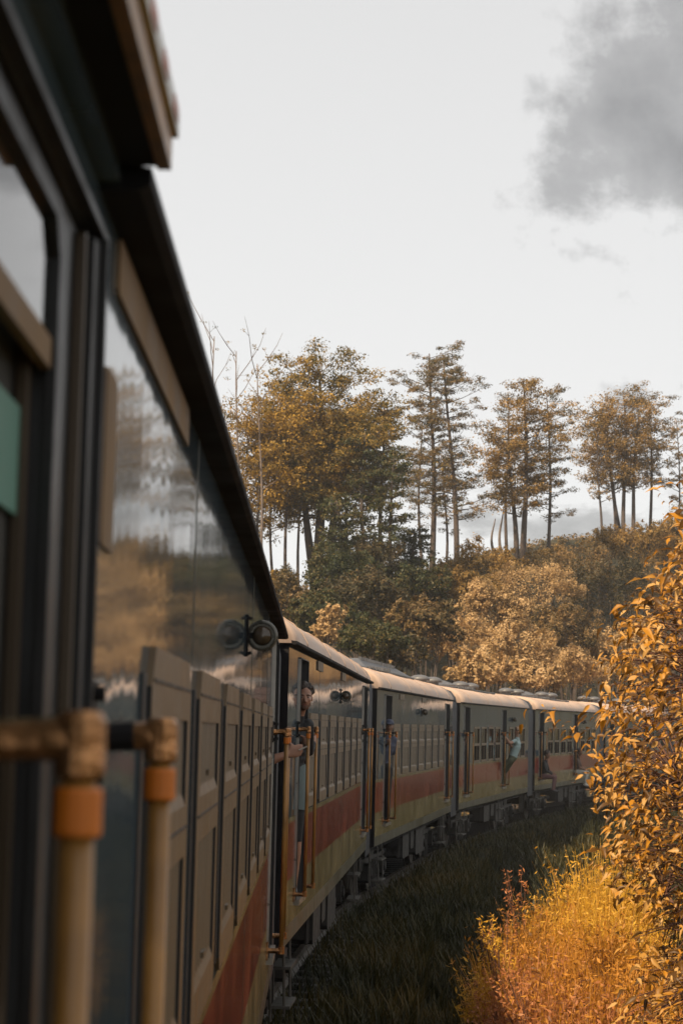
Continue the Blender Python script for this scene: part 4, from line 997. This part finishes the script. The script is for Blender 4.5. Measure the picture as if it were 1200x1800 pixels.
    b = b * RNG.uniform(0.6, 1.15, (n, 1)); nn = nn * RNG.uniform(0.15, 2.4, (n, 1))
    # largest in view first
    vis = (C[:, 0] + base.x) / (C[:, 1] + base.y) * F + 600; yy = 1284 - (C[:, 2] + base.z - CAMZ) / (C[:, 1] + base.y) * F
    score = S - 0.02 * (C[:, 1]) - 10 * ((vis > 1195) | (yy > 1795) | (C[:, 1] + base.y < 11.7)); order = np.argsort(-score)
    single, rest = order[:300], order[300:]
    me = np_mesh('leaf', LV, LQ, M['bushleaf1'], smooth=True)
    for i in single:
        m = Matrix((Vector(b[i]) * S[i], Vector(T1[i]) * S[i], Vector(nn[i]) * S[i])).transposed().to_4x4(); m.translation = Vector(C[i]); inst('leaf', me, root, m)
    k = len(LV); R3 = np.stack([b[rest], T1[rest], nn[rest]], 1) * S[rest][:, None, None]
    V = (np.einsum('vk,nkc->nvc', LV, R3) + C[rest][:, None, :]).reshape(-1, 3); Q = (LQ[None] + (np.arange(len(rest)) * k)[:, None, None]).reshape(-1, 4)
    o = inst('foliage', np_mesh('foliage', V, Q, M['bushleaf'], smooth=True), root); o['kind'] = 'stuff'
    inst('stem', wood.mesh('stem', M['twig'], True), root)
orange_bush()

FOL['weedy'] = foliage('yellow_weed', [(0.38, 0.19, 0.02), (0.62, 0.33, 0.03), (0.70, 0.42, 0.06)], 0.35, 0.5, 2.0)
FOL['weedo'] = foliage('orange_weed', [(0.14, 0.06, 0.012), (0.46, 0.19, 0.018), (0.60, 0.28, 0.05)], 0.35, 0.5, 2.0)
FOL['weedr'] = foliage('reddish_weed', [(0.12, 0.045, 0.015), (0.36, 0.13, 0.04), (0.52, 0.22, 0.08)], 0.3, 0.5, 2.0)
def weed_geo(base, top, rad, n, leaf=0.05, leafn=7, spread=0.5):
    """bundle of thin stalks with small leaves; world coordinates"""
    az = RNG.uniform(0, 2 * np.pi, n); rr = rad * np.sqrt(RNG.random(n)); bx = base[0] + rr * np.cos(az); by = base[1] + rr * np.sin(az); bz = ground_z(bx, by) - 0.05
    h = (top - base[2]) * (1.05 - 0.5 * (rr / rad) ** 2) * RNG.uniform(0.55, 1.0, n)
    b = np.stack([bx, by, bz], 1); a2 = RNG.uniform(0, 2 * np.pi, n); ln = h * spread * RNG.random(n)
    t = b + np.stack([np.cos(a2) * ln + np.cos(az) * rr * 0.3, np.sin(a2) * ln, h], 1); m = b * .5 + t * .5 + np.stack([np.zeros(n), np.zeros(n), h * 0.12], 1)
    sd = np.stack([np.cos(a2 + 1.57), np.sin(a2 + 1.57), np.zeros(n)], 1) * 0.005
    V = np.stack([b - sd, b + sd, m + sd * .8, m - sd * .8, t + sd * .3, t - sd * .3], 1).reshape(-1, 3); a = np.arange(n)[:, None] * 6
    Q = np.concatenate([a + np.array([0, 1, 2, 3]), a + np.array([3, 2, 4, 5])], 0)
    f = RNG.uniform(0.25, 1.0, (n, leafn)); P = np.where((f < .5)[..., None], b[:, None] + (m - b)[:, None] * (f * 2)[..., None], m[:, None] + (t - m)[:, None] * (f * 2 - 1)[..., None]).reshape(-1, 3)
    P = P + RNG.normal(size=P.shape) * 0.02; lv, lq = leaf_cards(P, np.tile([-0.3, -0.5, 0.6], (len(P), 1)), leaf, 0.32, 0.9)
    return merge([(V, Q), (lv, lq)])
def weeds():
    spots = [(1045, 28, 1475, .55, 'weedy'), (1015, 26, 1520, .5, 'weedy'), (1075, 26, 1500, .5, 'weedy'), (1050, 24, 1545, .5, 'weedy'), (1000, 24, 1570, .45, 'weedy'),
             (955, 25, 1560, .42, 'weedo'), (925, 23.5, 1585, .4, 'weedo'), (975, 22, 1600, .45, 'weedo'), (1030, 21, 1600, .5, 'weedo'), (1085, 21, 1590, .5, 'weedo'),
             (905, 21.5, 1625, .36, 'weedo'), (868, 21.0, 1655, .24, 'weedy'), (935, 20, 1650, .4, 'weedr'), (990, 19, 1655, .45, 'weedo'), (1050, 18.5, 1660, .45, 'weedo'),
             (915, 18.6, 1700, .32, 'weedr'), (965, 17.6, 1715, .36, 'weedr'), (1020, 17, 1720, .4, 'weedo'), (1080, 17, 1710, .4, 'weedr'), (1130, 18, 1680, .45, 'weedo'), (940, 16.6, 1765, .28, 'weedr'), (1000, 16, 1770, .36, 'weedo'), (1060, 15.6, 1765, .4, 'weedr')]
    keys = ['weedy', 'weedo', 'weedr']; lst, mi = [], []
    for px, d, yt, rad, kk in spots:
        x = (px - 600) / F * d; b = (x, d, float(ground_z(x, d))); top = ray_point(px, yt, d).z
        v, q = weed_geo(b, top, rad, int(700 * rad / .45), 0.06, 6); lst.append((v, q)); mi += [keys.index(kk)] * len(q)
    V, Q = merge(lst); o = inst('tall_weeds', np_mesh('tall_weeds', V, Q, [FOL[k] for k in keys], mi)); tag(o, 'mass of yellow, orange and reddish weeds glowing in the sun beside the grass', 'weeds', kind='stuff')
weeds()
def stalk_plant(px, d, ytop, lean, label, mat, n=7, tuft=True):
    x = (px - 600) / F * d; z = float(ground_z(x, d)); top = ray_point(px + lean, ytop, d); root = empty('weed_plant', T((x, d, z))); tag(root, label, 'plant', 'single weeds standing out of the mass')
    mb = MB(); lst = []; rnd = random.Random(int(px)); H = top.z - z
    for k in range(n):
        e = Vector((lean / F * d * (0.6 + 0.5 * rnd.random()) + rnd.uniform(-.12, .12), rnd.uniform(-.15, .15), H * rnd.uniform(0.7, 1.0))); mid = Vector((e.x * 0.25, e.y * 0.4, e.z * 0.6)); pts = smooth_path([Vector((rnd.uniform(-.05, .05), 0, 0)), mid, e], 2)
        mb.tube(pts, [0.008 * (1 - 0.7 * i / len(pts)) for i in range(len(pts))], 5)
        P = np.array([tuple(pts[-1 - (j % 6)]) for j in range(26)]) + RNG.normal(size=(26, 3)) * 0.025; lst.append(leaf_cards(P, np.tile([-0.4, -0.5, 0.5], (26, 1)), 0.055, 0.3, 0.8))
    inst('stem', mb.mesh('stem', M['twig']), root); V, Q = merge(lst); inst('foliage', np_mesh('foliage', V, Q, mat), root)
stalk_plant(912, 24, 1515, -10, 'tall reddish stalks rising highest above the left of the orange weeds', FOL['weedr'], 8)
stalk_plant(884, 22, 1560, -6, 'thin reddish stalk in front of the dark grass at the left of the weeds', FOL['weedr'], 4)
stalk_plant(872, 20.5, 1610, -22, 'leafy golden sprig furthest left, arching out over the dark grass', FOL['weedy'], 9)
stalk_plant(980, 26, 1530, 4, 'upright amber stalk beside the yellow clump', FOL['weedo'], 5)
stalk_plant(930, 18.3, 1690, -45, 'drooping reddish spray low on the left edge of the weeds', FOL['weedr'], 7)

# ------------------------------------------------------------------ people
def flat(name, col, rough=0.7): return paint(name, col, rough, 0.15, 18)
PM = {'skin': flat('skin', (0.36, 0.19, 0.125), 0.5), 'skin2': flat('skin_brown', (0.22, 0.11, 0.065), 0.5), 'stubble': flat('stubble', (0.17, 0.095, 0.065)), 'lips': flat('lips', (0.27, 0.105, 0.08), 0.45),
      'hair': flat('dark_brown_hair', (0.035, 0.022, 0.016), 0.6), 'black': flat('black_cloth', (0.012, 0.012, 0.014)), 'paleblue': flat('pale_blue_cloth', (0.30, 0.40, 0.40)), 'greyblue': flat('grey_blue_cloth', (0.11, 0.15, 0.148)), 'navy': flat('dusky_blue_cloth', (0.06, 0.07, 0.11)),
      'maroon': flat('maroon_cloth', (0.07, 0.025, 0.03)), 'olive': flat('olive_cloth', (0.07, 0.075, 0.04)), 'pink': flat('dull_pink_cloth', (0.17, 0.085, 0.085)), 'white': flat('white_cloth', (0.55, 0.53, 0.47)), 'brown': flat('brown_cloth', (0.09, 0.05, 0.035)),
      'shoe': flat('dark_shoe', (0.015, 0.013, 0.012), 0.45), 'eye': flat('eye_dark', (0.02, 0.014, 0.01), 0.2), 'sclera': flat('eye_white', (0.45, 0.42, 0.38), 0.3), 'steel': paint('steel_watch', (0.3, 0.3, 0.3), 0.3, 0.1, metallic=0.8), 'smoke': flat('cigarette_paper', (0.6, 0.58, 0.52))}
def ico(sub=2):
    t = (1 + 5 ** .5) / 2; V = [(-1, t, 0), (1, t, 0), (-1, -t, 0), (1, -t, 0), (0, -1, t), (0, 1, t), (0, -1, -t), (0, 1, -t), (t, 0, -1), (t, 0, 1), (-t, 0, -1), (-t, 0, 1)]
    Fc = [(0, 11, 5), (0, 5, 1), (0, 1, 7), (0, 7, 10), (0, 10, 11), (1, 5, 9), (5, 11, 4), (11, 10, 2), (10, 7, 6), (7, 1, 8), (3, 9, 4), (3, 4, 2), (3, 2, 6), (3, 6, 8), (3, 8, 9), (4, 9, 5), (2, 4, 11), (6, 2, 10), (8, 6, 7), (9, 8, 1)]
    V = [Vector(v).normalized() for v in V]
    for _ in range(sub):
        c = {}; G = []
        def mid(a, b):
            k = (min(a, b), max(a, b))
            if k not in c: c[k] = len(V); V.append(((V[a] + V[b]) / 2).normalized())
            return c[k]
        for a, b, d in Fc: x, y, z = mid(a, b), mid(b, d), mid(d, a); G += [(a, x, z), (b, y, x), (d, z, y), (x, y, z)]
        Fc = G
    return np.array([tuple(v) for v in V]), np.array(Fc)
IV, IF = ico(2)
class Body:
    """flesh laid on as overlapping rounds, fused by a voxel remesh into one continuous skin"""
    def __init__(s): s.c = []; s.r = []; s.rot = []; s.l = []
    def ball(s, c, r, l, rot=None):
        s.c.append(np.array(c, float)); s.r.append(np.array(r if hasattr(r, '__len__') else (r, r, r), float)); s.rot.append(np.eye(3) if rot is None else np.array(rot)); s.l.append(l)
    def limb(s, a, b, ra, rb, l):
        a, b = np.array(a, float), np.array(b, float); L = np.linalg.norm(b - a); n = max(2, int(L / (min(ra, rb) * 0.45)) + 1)
        for k in range(n + 1): f = k / n; s.ball(a + (b - a) * f, ra + (rb - ra) * f, l)
    def chain(s, pts, rs, l):
        for i in range(len(pts) - 1): s.limb(pts[i], pts[i + 1], rs[i], rs[i + 1], l[i] if isinstance(l, (list, tuple)) else l)
    def geo(s):
        V = np.concatenate([c + (IV * r) @ rot.T for c, r, rot in zip(s.c, s.r, s.rot)]); k = len(IV)
        return V, np.concatenate([IF + i * k for i in range(len(s.c))])
    def label_of(s, P):
        C = np.array(s.c); Rm = np.array([r.mean() for r in s.r]); best = np.full(len(P), 1e9); lab = np.zeros(len(P), int)
        for i, (c, r, rot) in enumerate(zip(s.c, s.r, s.rot)):
            q = np.linalg.norm(((P - c) @ rot) / r, axis=1); dd = (q - 1) * r.mean(); m = dd < best; best[m] = dd[m]; lab[m] = i
        return lab
def fuse(name, body, mats, voxel, smooth=4):
    V, Q = body.geo(); me = np_mesh('tmp', V, Q, []); o = bpy.data.objects.new('tmp', me); COL.objects.link(o)
    m = o.modifiers.new('r', 'REMESH'); m.mode = 'VOXEL'; m.voxel_size = voxel; m.use_smooth_shade = True
    m = o.modifiers.new('s', 'SMOOTH'); m.iterations = smooth; m.factor = 0.5
    dg = bpy.context.evaluated_depsgraph_get(); out = bpy.data.meshes.new_from_object(o.evaluated_get(dg)); out.name = name
    bpy.data.objects.remove(o); bpy.data.meshes.remove(me)
    keys = sorted(set(body.l)); out.materials.clear()
    for k in keys: out.materials.append(mats[k])
    n = len(out.polygons); P = np.empty(n * 3, np.float32); out.polygons.foreach_get('center', P); lab = body.label_of(P.reshape(-1, 3))
    out.polygons.foreach_set('material_index', np.array([keys.index(body.l[i]) for i in range(len(body.l))], np.int32)[lab]); out.polygons.foreach_set('use_smooth', np.ones(n, bool)); out.update()
    return out
def frame_from(fwd, up):
    f = Vector(fwd).normalized(); u = Vector(up); r = f.cross(u).normalized(); u = r.cross(f); return r, f, u       # right, forward, up
def hand(B, wrist, grip, along, back, skin, size=1.0, side=1, curl=1.0):
    """palm from wrist towards grip; four unequal fingers bent round an upright bar, thumb from the palm's side. along: axis of the bar, back: away from palm"""
    w, g = Vector(wrist), Vector(grip); f = (g - w).normalized(); ax = Vector(along).normalized(); bk = Vector(back).normalized()
    palm = w + f * 0.085 * size
    for k in range(4): 
        o = ax * (0.030 - 0.020 * k) * size
        B.chain([w + f * 0.02 * size + o * 0.5, palm + o], [0.014 * size, 0.0125 * size], skin)
        ln = (0.9, 1.0, 0.95, 0.75)[k] * size; p0 = palm + o; p1 = p0 + f * 0.036 * ln; p2 = p1 + (f * (1 - curl) - bk * curl).normalized() * 0.028 * ln; p3 = p2 + (-bk * (1 - curl * 0.3) - f * curl * 0.9).normalized() * 0.024 * ln
        B.chain([p0, p1, p2, p3], [0.0105 * size, 0.0095 * size, 0.0088 * size, 0.0075 * size], skin)
    t0 = w + f * 0.03 * size + ax * 0.022 * size * side; t1 = t0 + (ax * side * 0.6 + f * 0.7 - bk * 0.4).normalized() * 0.042 * size; t2 = t1 + (f * 0.5 - bk * 0.8).normalized() * 0.034 * size
    B.chain([t0, t1, t2], [0.014 * size, 0.0115 * size, 0.009 * size], skin)
    return palm
def head(B, c, fwd, up, skin, s=1.0, jaw=None):
    """skull, jaw, nose, brow, lips, chin, ears"""
    r, f, u = frame_from(fwd, up); c = Vector(c); rot = np.array(Matrix((r, f, u)).transposed())
    at = lambda x, y, z: c + (r * x + f * y + u * z) * s
    B.ball(at(0, -0.012, 0.035), np.array([0.074, 0.092, 0.083]) * s, skin, rot); B.ball(at(0, 0.018, -0.02), np.array([0.064, 0.070, 0.085]) * s, skin, rot)
    j = jaw or skin
    B.ball(at(0, 0.032, -0.078), np.array([0.047, 0.050, 0.036]) * s, j, rot); B.ball(at(0, 0.058, -0.098), np.array([0.022, 0.022, 0.017]) * s, j, rot)
    for q in (-1, 1):
        B.ball(at(0.036 * q, 0.020, -0.055), np.array([0.024, 0.046, 0.034]) * s, j, rot); B.ball(at(0.036 * q, 0.062, -0.018), np.array([0.021, 0.020, 0.020]) * s, skin, rot)
        B.ball(at(0.028 * q, 0.075, 0.026), np.array([0.024, 0.012, 0.008]) * s, skin, rot); B.ball(at(0.076 * q, -0.012, -0.008), np.array([0.008, 0.018, 0.030]) * s, skin, rot)
        B.ball(at(0.011 * q, 0.084, -0.036), np.array([0.010, 0.012, 0.009]) * s, skin, rot)
    for k in range(6): B.ball(at(0, 0.078 + 0.0045 * k, 0.016 - 0.0095 * k), np.array([0.0085 + 0.0008 * k, 0.012, 0.010]) * s, skin, rot)
    B.ball(at(0, 0.074, -0.061), np.array([0.022, 0.011, 0.0055]) * s, 'lips', rot); B.ball(at(0, 0.073, -0.071), np.array([0.019, 0.011, 0.006]) * s, 'lips', rot)
    return at, rot
def head_parts(o, inv, at, rot, s, style, voxel):
    H = Body(); rnd = random.Random(11)
    if style == 'cap':
        H.ball(inv @ at(0, -0.012, 0.055), np.array([0.082, 0.100, 0.070]) * s, 'h', rot)
        for k in range(7): H.ball(inv @ at(0, 0.085 + 0.008 * k, 0.058 - 0.002 * k), np.array([0.060 - 0.003 * k, 0.014, 0.007]) * s, 'h', rot)
    else:
        g = max(0, voxel - 0.007) * 1.5; H.ball(inv @ at(0, -0.028, 0.050), (np.array([0.081, 0.090, 0.080]) + g) * s, 'h', rot); H.ball(inv @ at(0, -0.045, 0.0), (np.array([0.072, 0.060, 0.060]) + g) * s, 'h', rot)
        for k in range(90 if style == 'curly' else 30):
            th, ph = rnd.uniform(0, 2 * math.pi), rnd.uniform(0.0, 1.75); x, y, z = math.sin(ph) * math.cos(th), math.sin(ph) * math.sin(th), math.cos(ph)
            if y > 0.25 and z < 0.45: continue
            H.ball(inv @ at(x * 0.078, -0.022 + y * 0.092, 0.048 + z * 0.084), np.array([0.020, 0.020, 0.018]) * s * rnd.uniform(0.7, 1.4), 'h', rot)
    me = fuse('hair', H, {'h': PM['navy'] if style == 'cap' else PM['hair']}, max(voxel * 0.8, 0.006), 2); inst('cap' if style == 'cap' else 'hair', me, o)
    for q in (-1, 1):
        mb = MB(); mb.add([tuple(inv @ at(0.0295 * q + 0.0135 * v[0], 0.0735 + 0.008 * v[1], 0.006 + 0.0075 * v[2])) for v in IV], [tuple(f) for f in IF]); e = inst('eye', mb.mesh('eye', PM['sclera'], True), o)
        mb = MB(); mb.add([tuple(inv @ at(0.0295 * q + 0.006 * v[0], 0.0805 + 0.003 * v[1], 0.006 + 0.0062 * v[2])) for v in IV], [tuple(f) for f in IF]); inst('iris', mb.mesh('iris', PM['eye'], True), e)
        mb = MB(); mb.tube([inv @ at(0.012 * q, 0.086, 0.024), inv @ at(0.030 * q, 0.087, 0.029), inv @ at(0.050 * q, 0.073, 0.023)], [0.003, 0.0042, 0.002], 6); inst('eyebrow', mb.mesh('eyebrow', PM['hair'], True), o)
def person(car, J, look, label, cloth, skin='skin', hair='curly', voxel=0.012, group='passengers', jaw=None, extra=None, hs=1.0):
    """J: joints in the carriage's side frame (w out, u along, z from eye height): head, neck, chest, pelvis, shoulders/elbows/wrists/grips l and r, hips/knees/ankles/toes l and r"""
    Wd = lambda p: carpt(car, *p)
    rotc = CARM[car].to_3x3(); base = Wd(((J['ankle_l'][0] + J['ankle_r'][0]) / 2, (J['ankle_l'][1] + J['ankle_r'][1]) / 2, min(J['ankle_l'][2], J['ankle_r'][2]) - 0.07)); inv = T(-base)
    P = {k: inv @ Wd(v) for k, v in J.items()}; B = Body(); up = rotc @ Vector((0, 0, 1))
    top, bot, arm, shin, shoe = cloth
    ch, pl, nk = P['chest'], P['pelvis'], P['neck']; sh = (P['sh_l'] - P['sh_r']); sx = sh.normalized(); spine = (ch - pl).normalized(); fw = sx.cross(spine).normalized(); rot = np.array(Matrix((sx, fw, spine)).transposed())
    for k in range(7):
        f = k / 6; c = pl.lerp(ch, f); B.ball(c, np.array([0.155 - 0.02 * math.sin(f * math.pi) + 0.012 * f, 0.118, 0.10]), top if f > 0.12 else bot, rot)
    B.ball(ch + spine * 0.07, np.array([0.165, 0.10, 0.10]), top, rot); B.limb(ch + spine * 0.12, nk, 0.070, 0.054, top); B.limb(nk, nk.lerp(P['head'], 0.55), 0.052, 0.050, skin)
    for q in 'lr':
        s_, e_, w_, g_ = P['sh_' + q], P['el_' + q], P['wr_' + q], P['grip_' + q]
        B.limb(s_.lerp(ch, 0.4), s_, 0.075, 0.060, top); B.chain([s_, s_.lerp(e_, 0.5), e_], [0.058, 0.052, 0.043], [top, arm if arm != skin else top])
        B.chain([e_, e_.lerp(w_, 0.35), w_], [0.042, 0.040, 0.027], arm)
        hand(B, w_, g_, rotc @ Vector((0, 0, 1)), (rotc @ Vector((1, 0, 0)) if 'flat_' + q not in J else rotc @ Vector((0, 0, 1))), skin, 1.05, 1, 0.9)
        h_, k_, a_, t_ = P['hip_' + q], P['kn_' + q], P['ankle_' + q], P['toe_' + q]
        B.limb(h_.lerp(pl, 0.5), h_, 0.10, 0.095, bot); B.chain([h_, h_.lerp(k_, 0.55), k_], [0.092, 0.076, 0.058], bot)
        B.chain([k_, k_.lerp(a_, 0.3), a_], [0.056, 0.056, 0.038], shin); f = (t_ - a_).normalized(); B.limb(a_ + Vector((0, 0, -0.035)), t_, 0.042, 0.030, shoe); B.ball(a_ - f * 0.035 + Vector((0, 0, -0.04)), 0.035, shoe)
    lookw = rotc @ Vector(look); at, rot2 = head(B, P['head'], lookw, up, skin, hs, jaw)
    o = inst('person', fuse('person', B, PM, voxel), None, T(base)); tag(o, label, 'person', group)
    head_parts(o, Matrix.Identity(4), at, rot2, hs, hair, voxel)
    if extra: extra(o, P, rotc)
    return o
def joints(w=-0.2, u=-0.8, fl=DBOT, face=(0, -1)):
    """standing joints; face: direction (w,u) the chest faces"""
    fx, fy = face; sx, sy = -fy, fx            # the figure's left
    f = lambda a, b, z: (w + sx * a + fx * b, u + sy * a + fy * b, fl + z)
    J = dict(head=f(0, 0.03, 1.64), neck=f(0, 0, 1.47), chest=f(0, 0, 1.22), pelvis=f(0, 0, 0.93))
    for q, s in (('l', 1), ('r', -1)):
        J.update({'sh_' + q: f(0.19 * s, 0, 1.40), 'el_' + q: f(0.25 * s, -0.02, 1.10), 'wr_' + q: f(0.25 * s, 0.10, 0.87), 'grip_' + q: f(0.25 * s, 0.16, 0.79), 'hip_' + q: f(0.10 * s, 0, 0.90), 'kn_' + q: f(0.11 * s, 0.03, 0.48), 'ankle_' + q: f(0.11 * s, 0, 0.09), 'toe_' + q: f(0.13 * s, 0.16, 0.04)})
    return J
def bearded_man():
    J = joints(-0.12, -0.80, DBOT, (0, -1)); J.update(head=(0.005, -0.84, 0.275), neck=(-0.045, -0.80, 0.115), chest=(-0.10, -0.79, -0.15), pelvis=(-0.14, -0.76, -0.52))
    # facing the camera: his left hand is on the outer side
    J.update(sh_l=(0.035, -0.74, 0.03), el_l=(0.045, -0.60, -0.21), wr_l=(0.07, -0.47, -0.14), grip_l=(0.085, -0.36, -0.09), sh_r=(-0.26, -0.86, 0.01), el_r=(-0.16, -1.06, -0.20), wr_r=(0.02, -1.22, -0.14), grip_r=(0.10, -1.33, -0.10))
    J.update(hip_l=(-0.05, -0.76, -0.58), kn_l=(-0.04, -0.82, -0.99), ankle_l=(-0.06, -0.78, -1.41), toe_l=(-0.03, -0.95, -1.46), hip_r=(-0.24, -0.76, -0.58), kn_r=(-0.24, -0.80, -0.99), ankle_r=(-0.25, -0.76, -1.41), toe_r=(-0.26, -0.93, -1.46))
    def extra(o, P, rotc):
        w = P['wr_r']; d = (P['grip_r'] - P['wr_r']).normalized(); inst('wristwatch', MB().tube([w - d * 0.012, w + d * 0.012], 0.033, 12).mesh('wristwatch', PM['black']), o)
        # pale shirt hanging below the dark jacket
        rx = rotc @ Vector((1, 0, 0)); ry = rotc @ Vector((0, 1, 0)); c = P['pelvis']; mb = MB(); V = []; n = 20
        for zz, k in ((0.20, 0.97), (0.08, 1.03), (-0.08, 1.10), (-0.20, 1.16)):
            for a in range(n): t = 2 * math.pi * a / n; V.append(c + rx * math.cos(t) * 0.172 * k * (1 + 0.03 * math.sin(5 * t + zz * 9)) + ry * math.sin(t) * 0.135 * k * (1 + 0.04 * math.sin(4 * t)) + Vector((0, 0, zz + 0.01 * math.sin(3 * t))))
        mb.add(V, [(i * n + a, i * n + (a + 1) % n, (i + 1) * n + (a + 1) % n, (i + 1) * n + a) for i in range(3) for a in range(n)]); inst('shirt_tail', mb.mesh('shirt_tail', PM['greyblue'], True), o)
        # open front of the jacket shows the pale shirt
    person(1, J, (0.20, -1, -0.03), 'bearded man with tousled dark hair leaning out of the second carriage, gripping its rails', ('black', 'black', 'black', 'skin', 'shoe'), 'skin', 'curly', 0.0085, jaw='stubble', extra=extra, hs=0.98)
bearded_man()
def smoker():
    J = joints(-0.50, 10.62, DBOT, (1, 0)); J.update(el_r=(-0.12, 10.58, -0.24), wr_r=(0.075, 10.60, -0.165), grip_r=(0.15, 10.62, -0.14))
    def extra(o, P, rotc):
        g = P['grip_r']; inst('cigarette', MB().tube([g + Vector((0.02, -0.01, 0.01)), g + Vector((0.075, -0.02, 0.035))], 0.005, 6).mesh('cigarette', PM['smoke']), o)
    person(0, J, (1, 0, 0), 'passenger hidden in the nearest carriage doorway, bare forearm out with a cigarette', ('brown', 'black', 'skin', 'black', 'shoe'), 'skin', 'short', 0.011, extra=extra)
smoker()
def capped():
    J = joints(-0.10, -0.80, DBOT, (0, -1)); J.update(head=(0.02, -0.86, 0.10), neck=(-0.03, -0.82, -0.04), chest=(-0.06, -0.79, -0.30), pelvis=(-0.16, -0.74, -0.60), sh_l=(0.09, -0.76, -0.12), el_l=(0.07, -0.62, -0.34), wr_l=(0.08, -0.50, -0.22), grip_l=(0.085, -0.38, -0.16), sh_r=(-0.22, -0.86, -0.12), el_r=(-0.10, -1.08, -0.33), wr_r=(0.03, -1.25, -0.20), grip_r=(0.095, -1.34, -0.14))
    person(2, J, (0.1, -1, -0.05), 'passenger in a dusky blue jacket and cap holding the third carriage door rails', ('navy', 'black', 'navy', 'black', 'shoe'), 'skin2', 'cap', 0.014)
capped()
def reacher():
    J = joints(-0.42, -1.10, DBOT, (1, 0)); J.update(el_r=(-0.08, -1.22, -0.32), wr_r=(0.03, -1.50, -0.10), grip_r=(0.075, -1.62, 0.0))
    person(3, J, (1, -0.2, 0), 'passenger reaching a bare forearm from a maroon sleeve out of the fourth carriage near door', ('maroon', 'black', 'skin', 'black', 'shoe'), 'skin2', 'short', 0.015)
reacher()
def hanger():
    u = 6.05; J = dict(head=(0.36, u + 0.12, 0.03), neck=(0.35, u + 0.10, -0.14), chest=(0.34, u + 0.08, -0.38), pelvis=(0.24, u + 0.02, -0.70),
        sh_l=(0.32, u - 0.12, -0.22), el_l=(0.20, u - 0.32, -0.30), wr_l=(0.10, u - 0.40, -0.14), grip_l=(0.06, u - 0.44, -0.06), sh_r=(0.34, u + 0.28, -0.22), el_r=(0.26, u + 0.10, -0.44), wr_r=(0.16, u - 0.20, -0.30), grip_r=(0.10, u - 0.38, -0.26),
        hip_l=(0.20, u - 0.08, -0.76), kn_l=(-0.06, u - 0.10, -1.06), ankle_l=(-0.06, u - 0.10, -1.42), toe_l=(-0.20, u - 0.10, -1.47), hip_r=(0.20, u + 0.12, -0.76), kn_r=(0.02, u + 0.12, -1.10), ankle_r=(-0.05, u + 0.12, -1.42), toe_r=(-0.18, u + 0.12, -1.47))
    person(3, J, (-1, -0.25, 0), 'passenger in a pale blue shirt hanging backwards out of the fourth carriage door', ('paleblue', 'olive', 'skin', 'olive', 'shoe'), 'skin2', 'curly', 0.014)
hanger()
def sitter(car, u, label, cloth, hair, w=0.0, skin='skin2'):
    z = DBOT; J = dict(head=(w + 0.06, u - 0.02, z + 0.80), neck=(w + 0.01, u, z + 0.62), chest=(w - 0.04, u, z + 0.38), pelvis=(w - 0.10, u, z + 0.11))
    for q, s in (('l', 1), ('r', -1)):
        a = u + 0.0
        J.update({'sh_' + q: (w - 0.02, a + 0.18 * s, z + 0.54), 'el_' + q: (w + 0.06, a + 0.24 * s, z + 0.28), 'wr_' + q: (w + 0.22, a + 0.14 * s, z + 0.20), 'grip_' + q: (w + 0.30, a + 0.10 * s, z + 0.19), 'hip_' + q: (w - 0.06, a + 0.09 * s, z + 0.10), 'kn_' + q: (w + 0.30, a + 0.12 * s, z + 0.10), 'ankle_' + q: (w + 0.26, a + 0.11 * s, z - 0.30), 'toe_' + q: (w + 0.40, a + 0.12 * s, z - 0.36)})
    person(car, J, (1, -0.5, -0.1), label, cloth, skin, hair, 0.015)
sitter(4, -1.12, 'dark-haired passenger in dull pink trousers sitting in the fifth carriage near doorway', ('black', 'pink', 'black', 'pink', 'shoe'), 'curly', 0.13)
sitter(4, 6.10, 'passenger in loose white trousers sitting in the fifth carriage far doorway', ('brown', 'white', 'skin2', 'white', 'white'), 'short', 0.10)

# ------------------------------------------------------------------ haze
def haze():
    o = inst('haze', MB().box(-60, 80, -10, 190, -3.5, 34).mesh('haze', [])); tag(o, 'thin pale haze hanging in the valley air', 'haze', kind='stuff')
    m, nt, N, L = new_mat('haze_air'); out = N('ShaderNodeOutputMaterial'); v = N('ShaderNodeVolumePrincipled'); v.inputs['Color'].default_value = (0.92, 0.93, 0.95, 1); v.inputs['Density'].default_value = 0.0005; v.inputs['Anisotropy'].default_value = 0.3
    L(v.outputs[0], out.inputs['Volume']); o.data.materials.append(m)
haze()
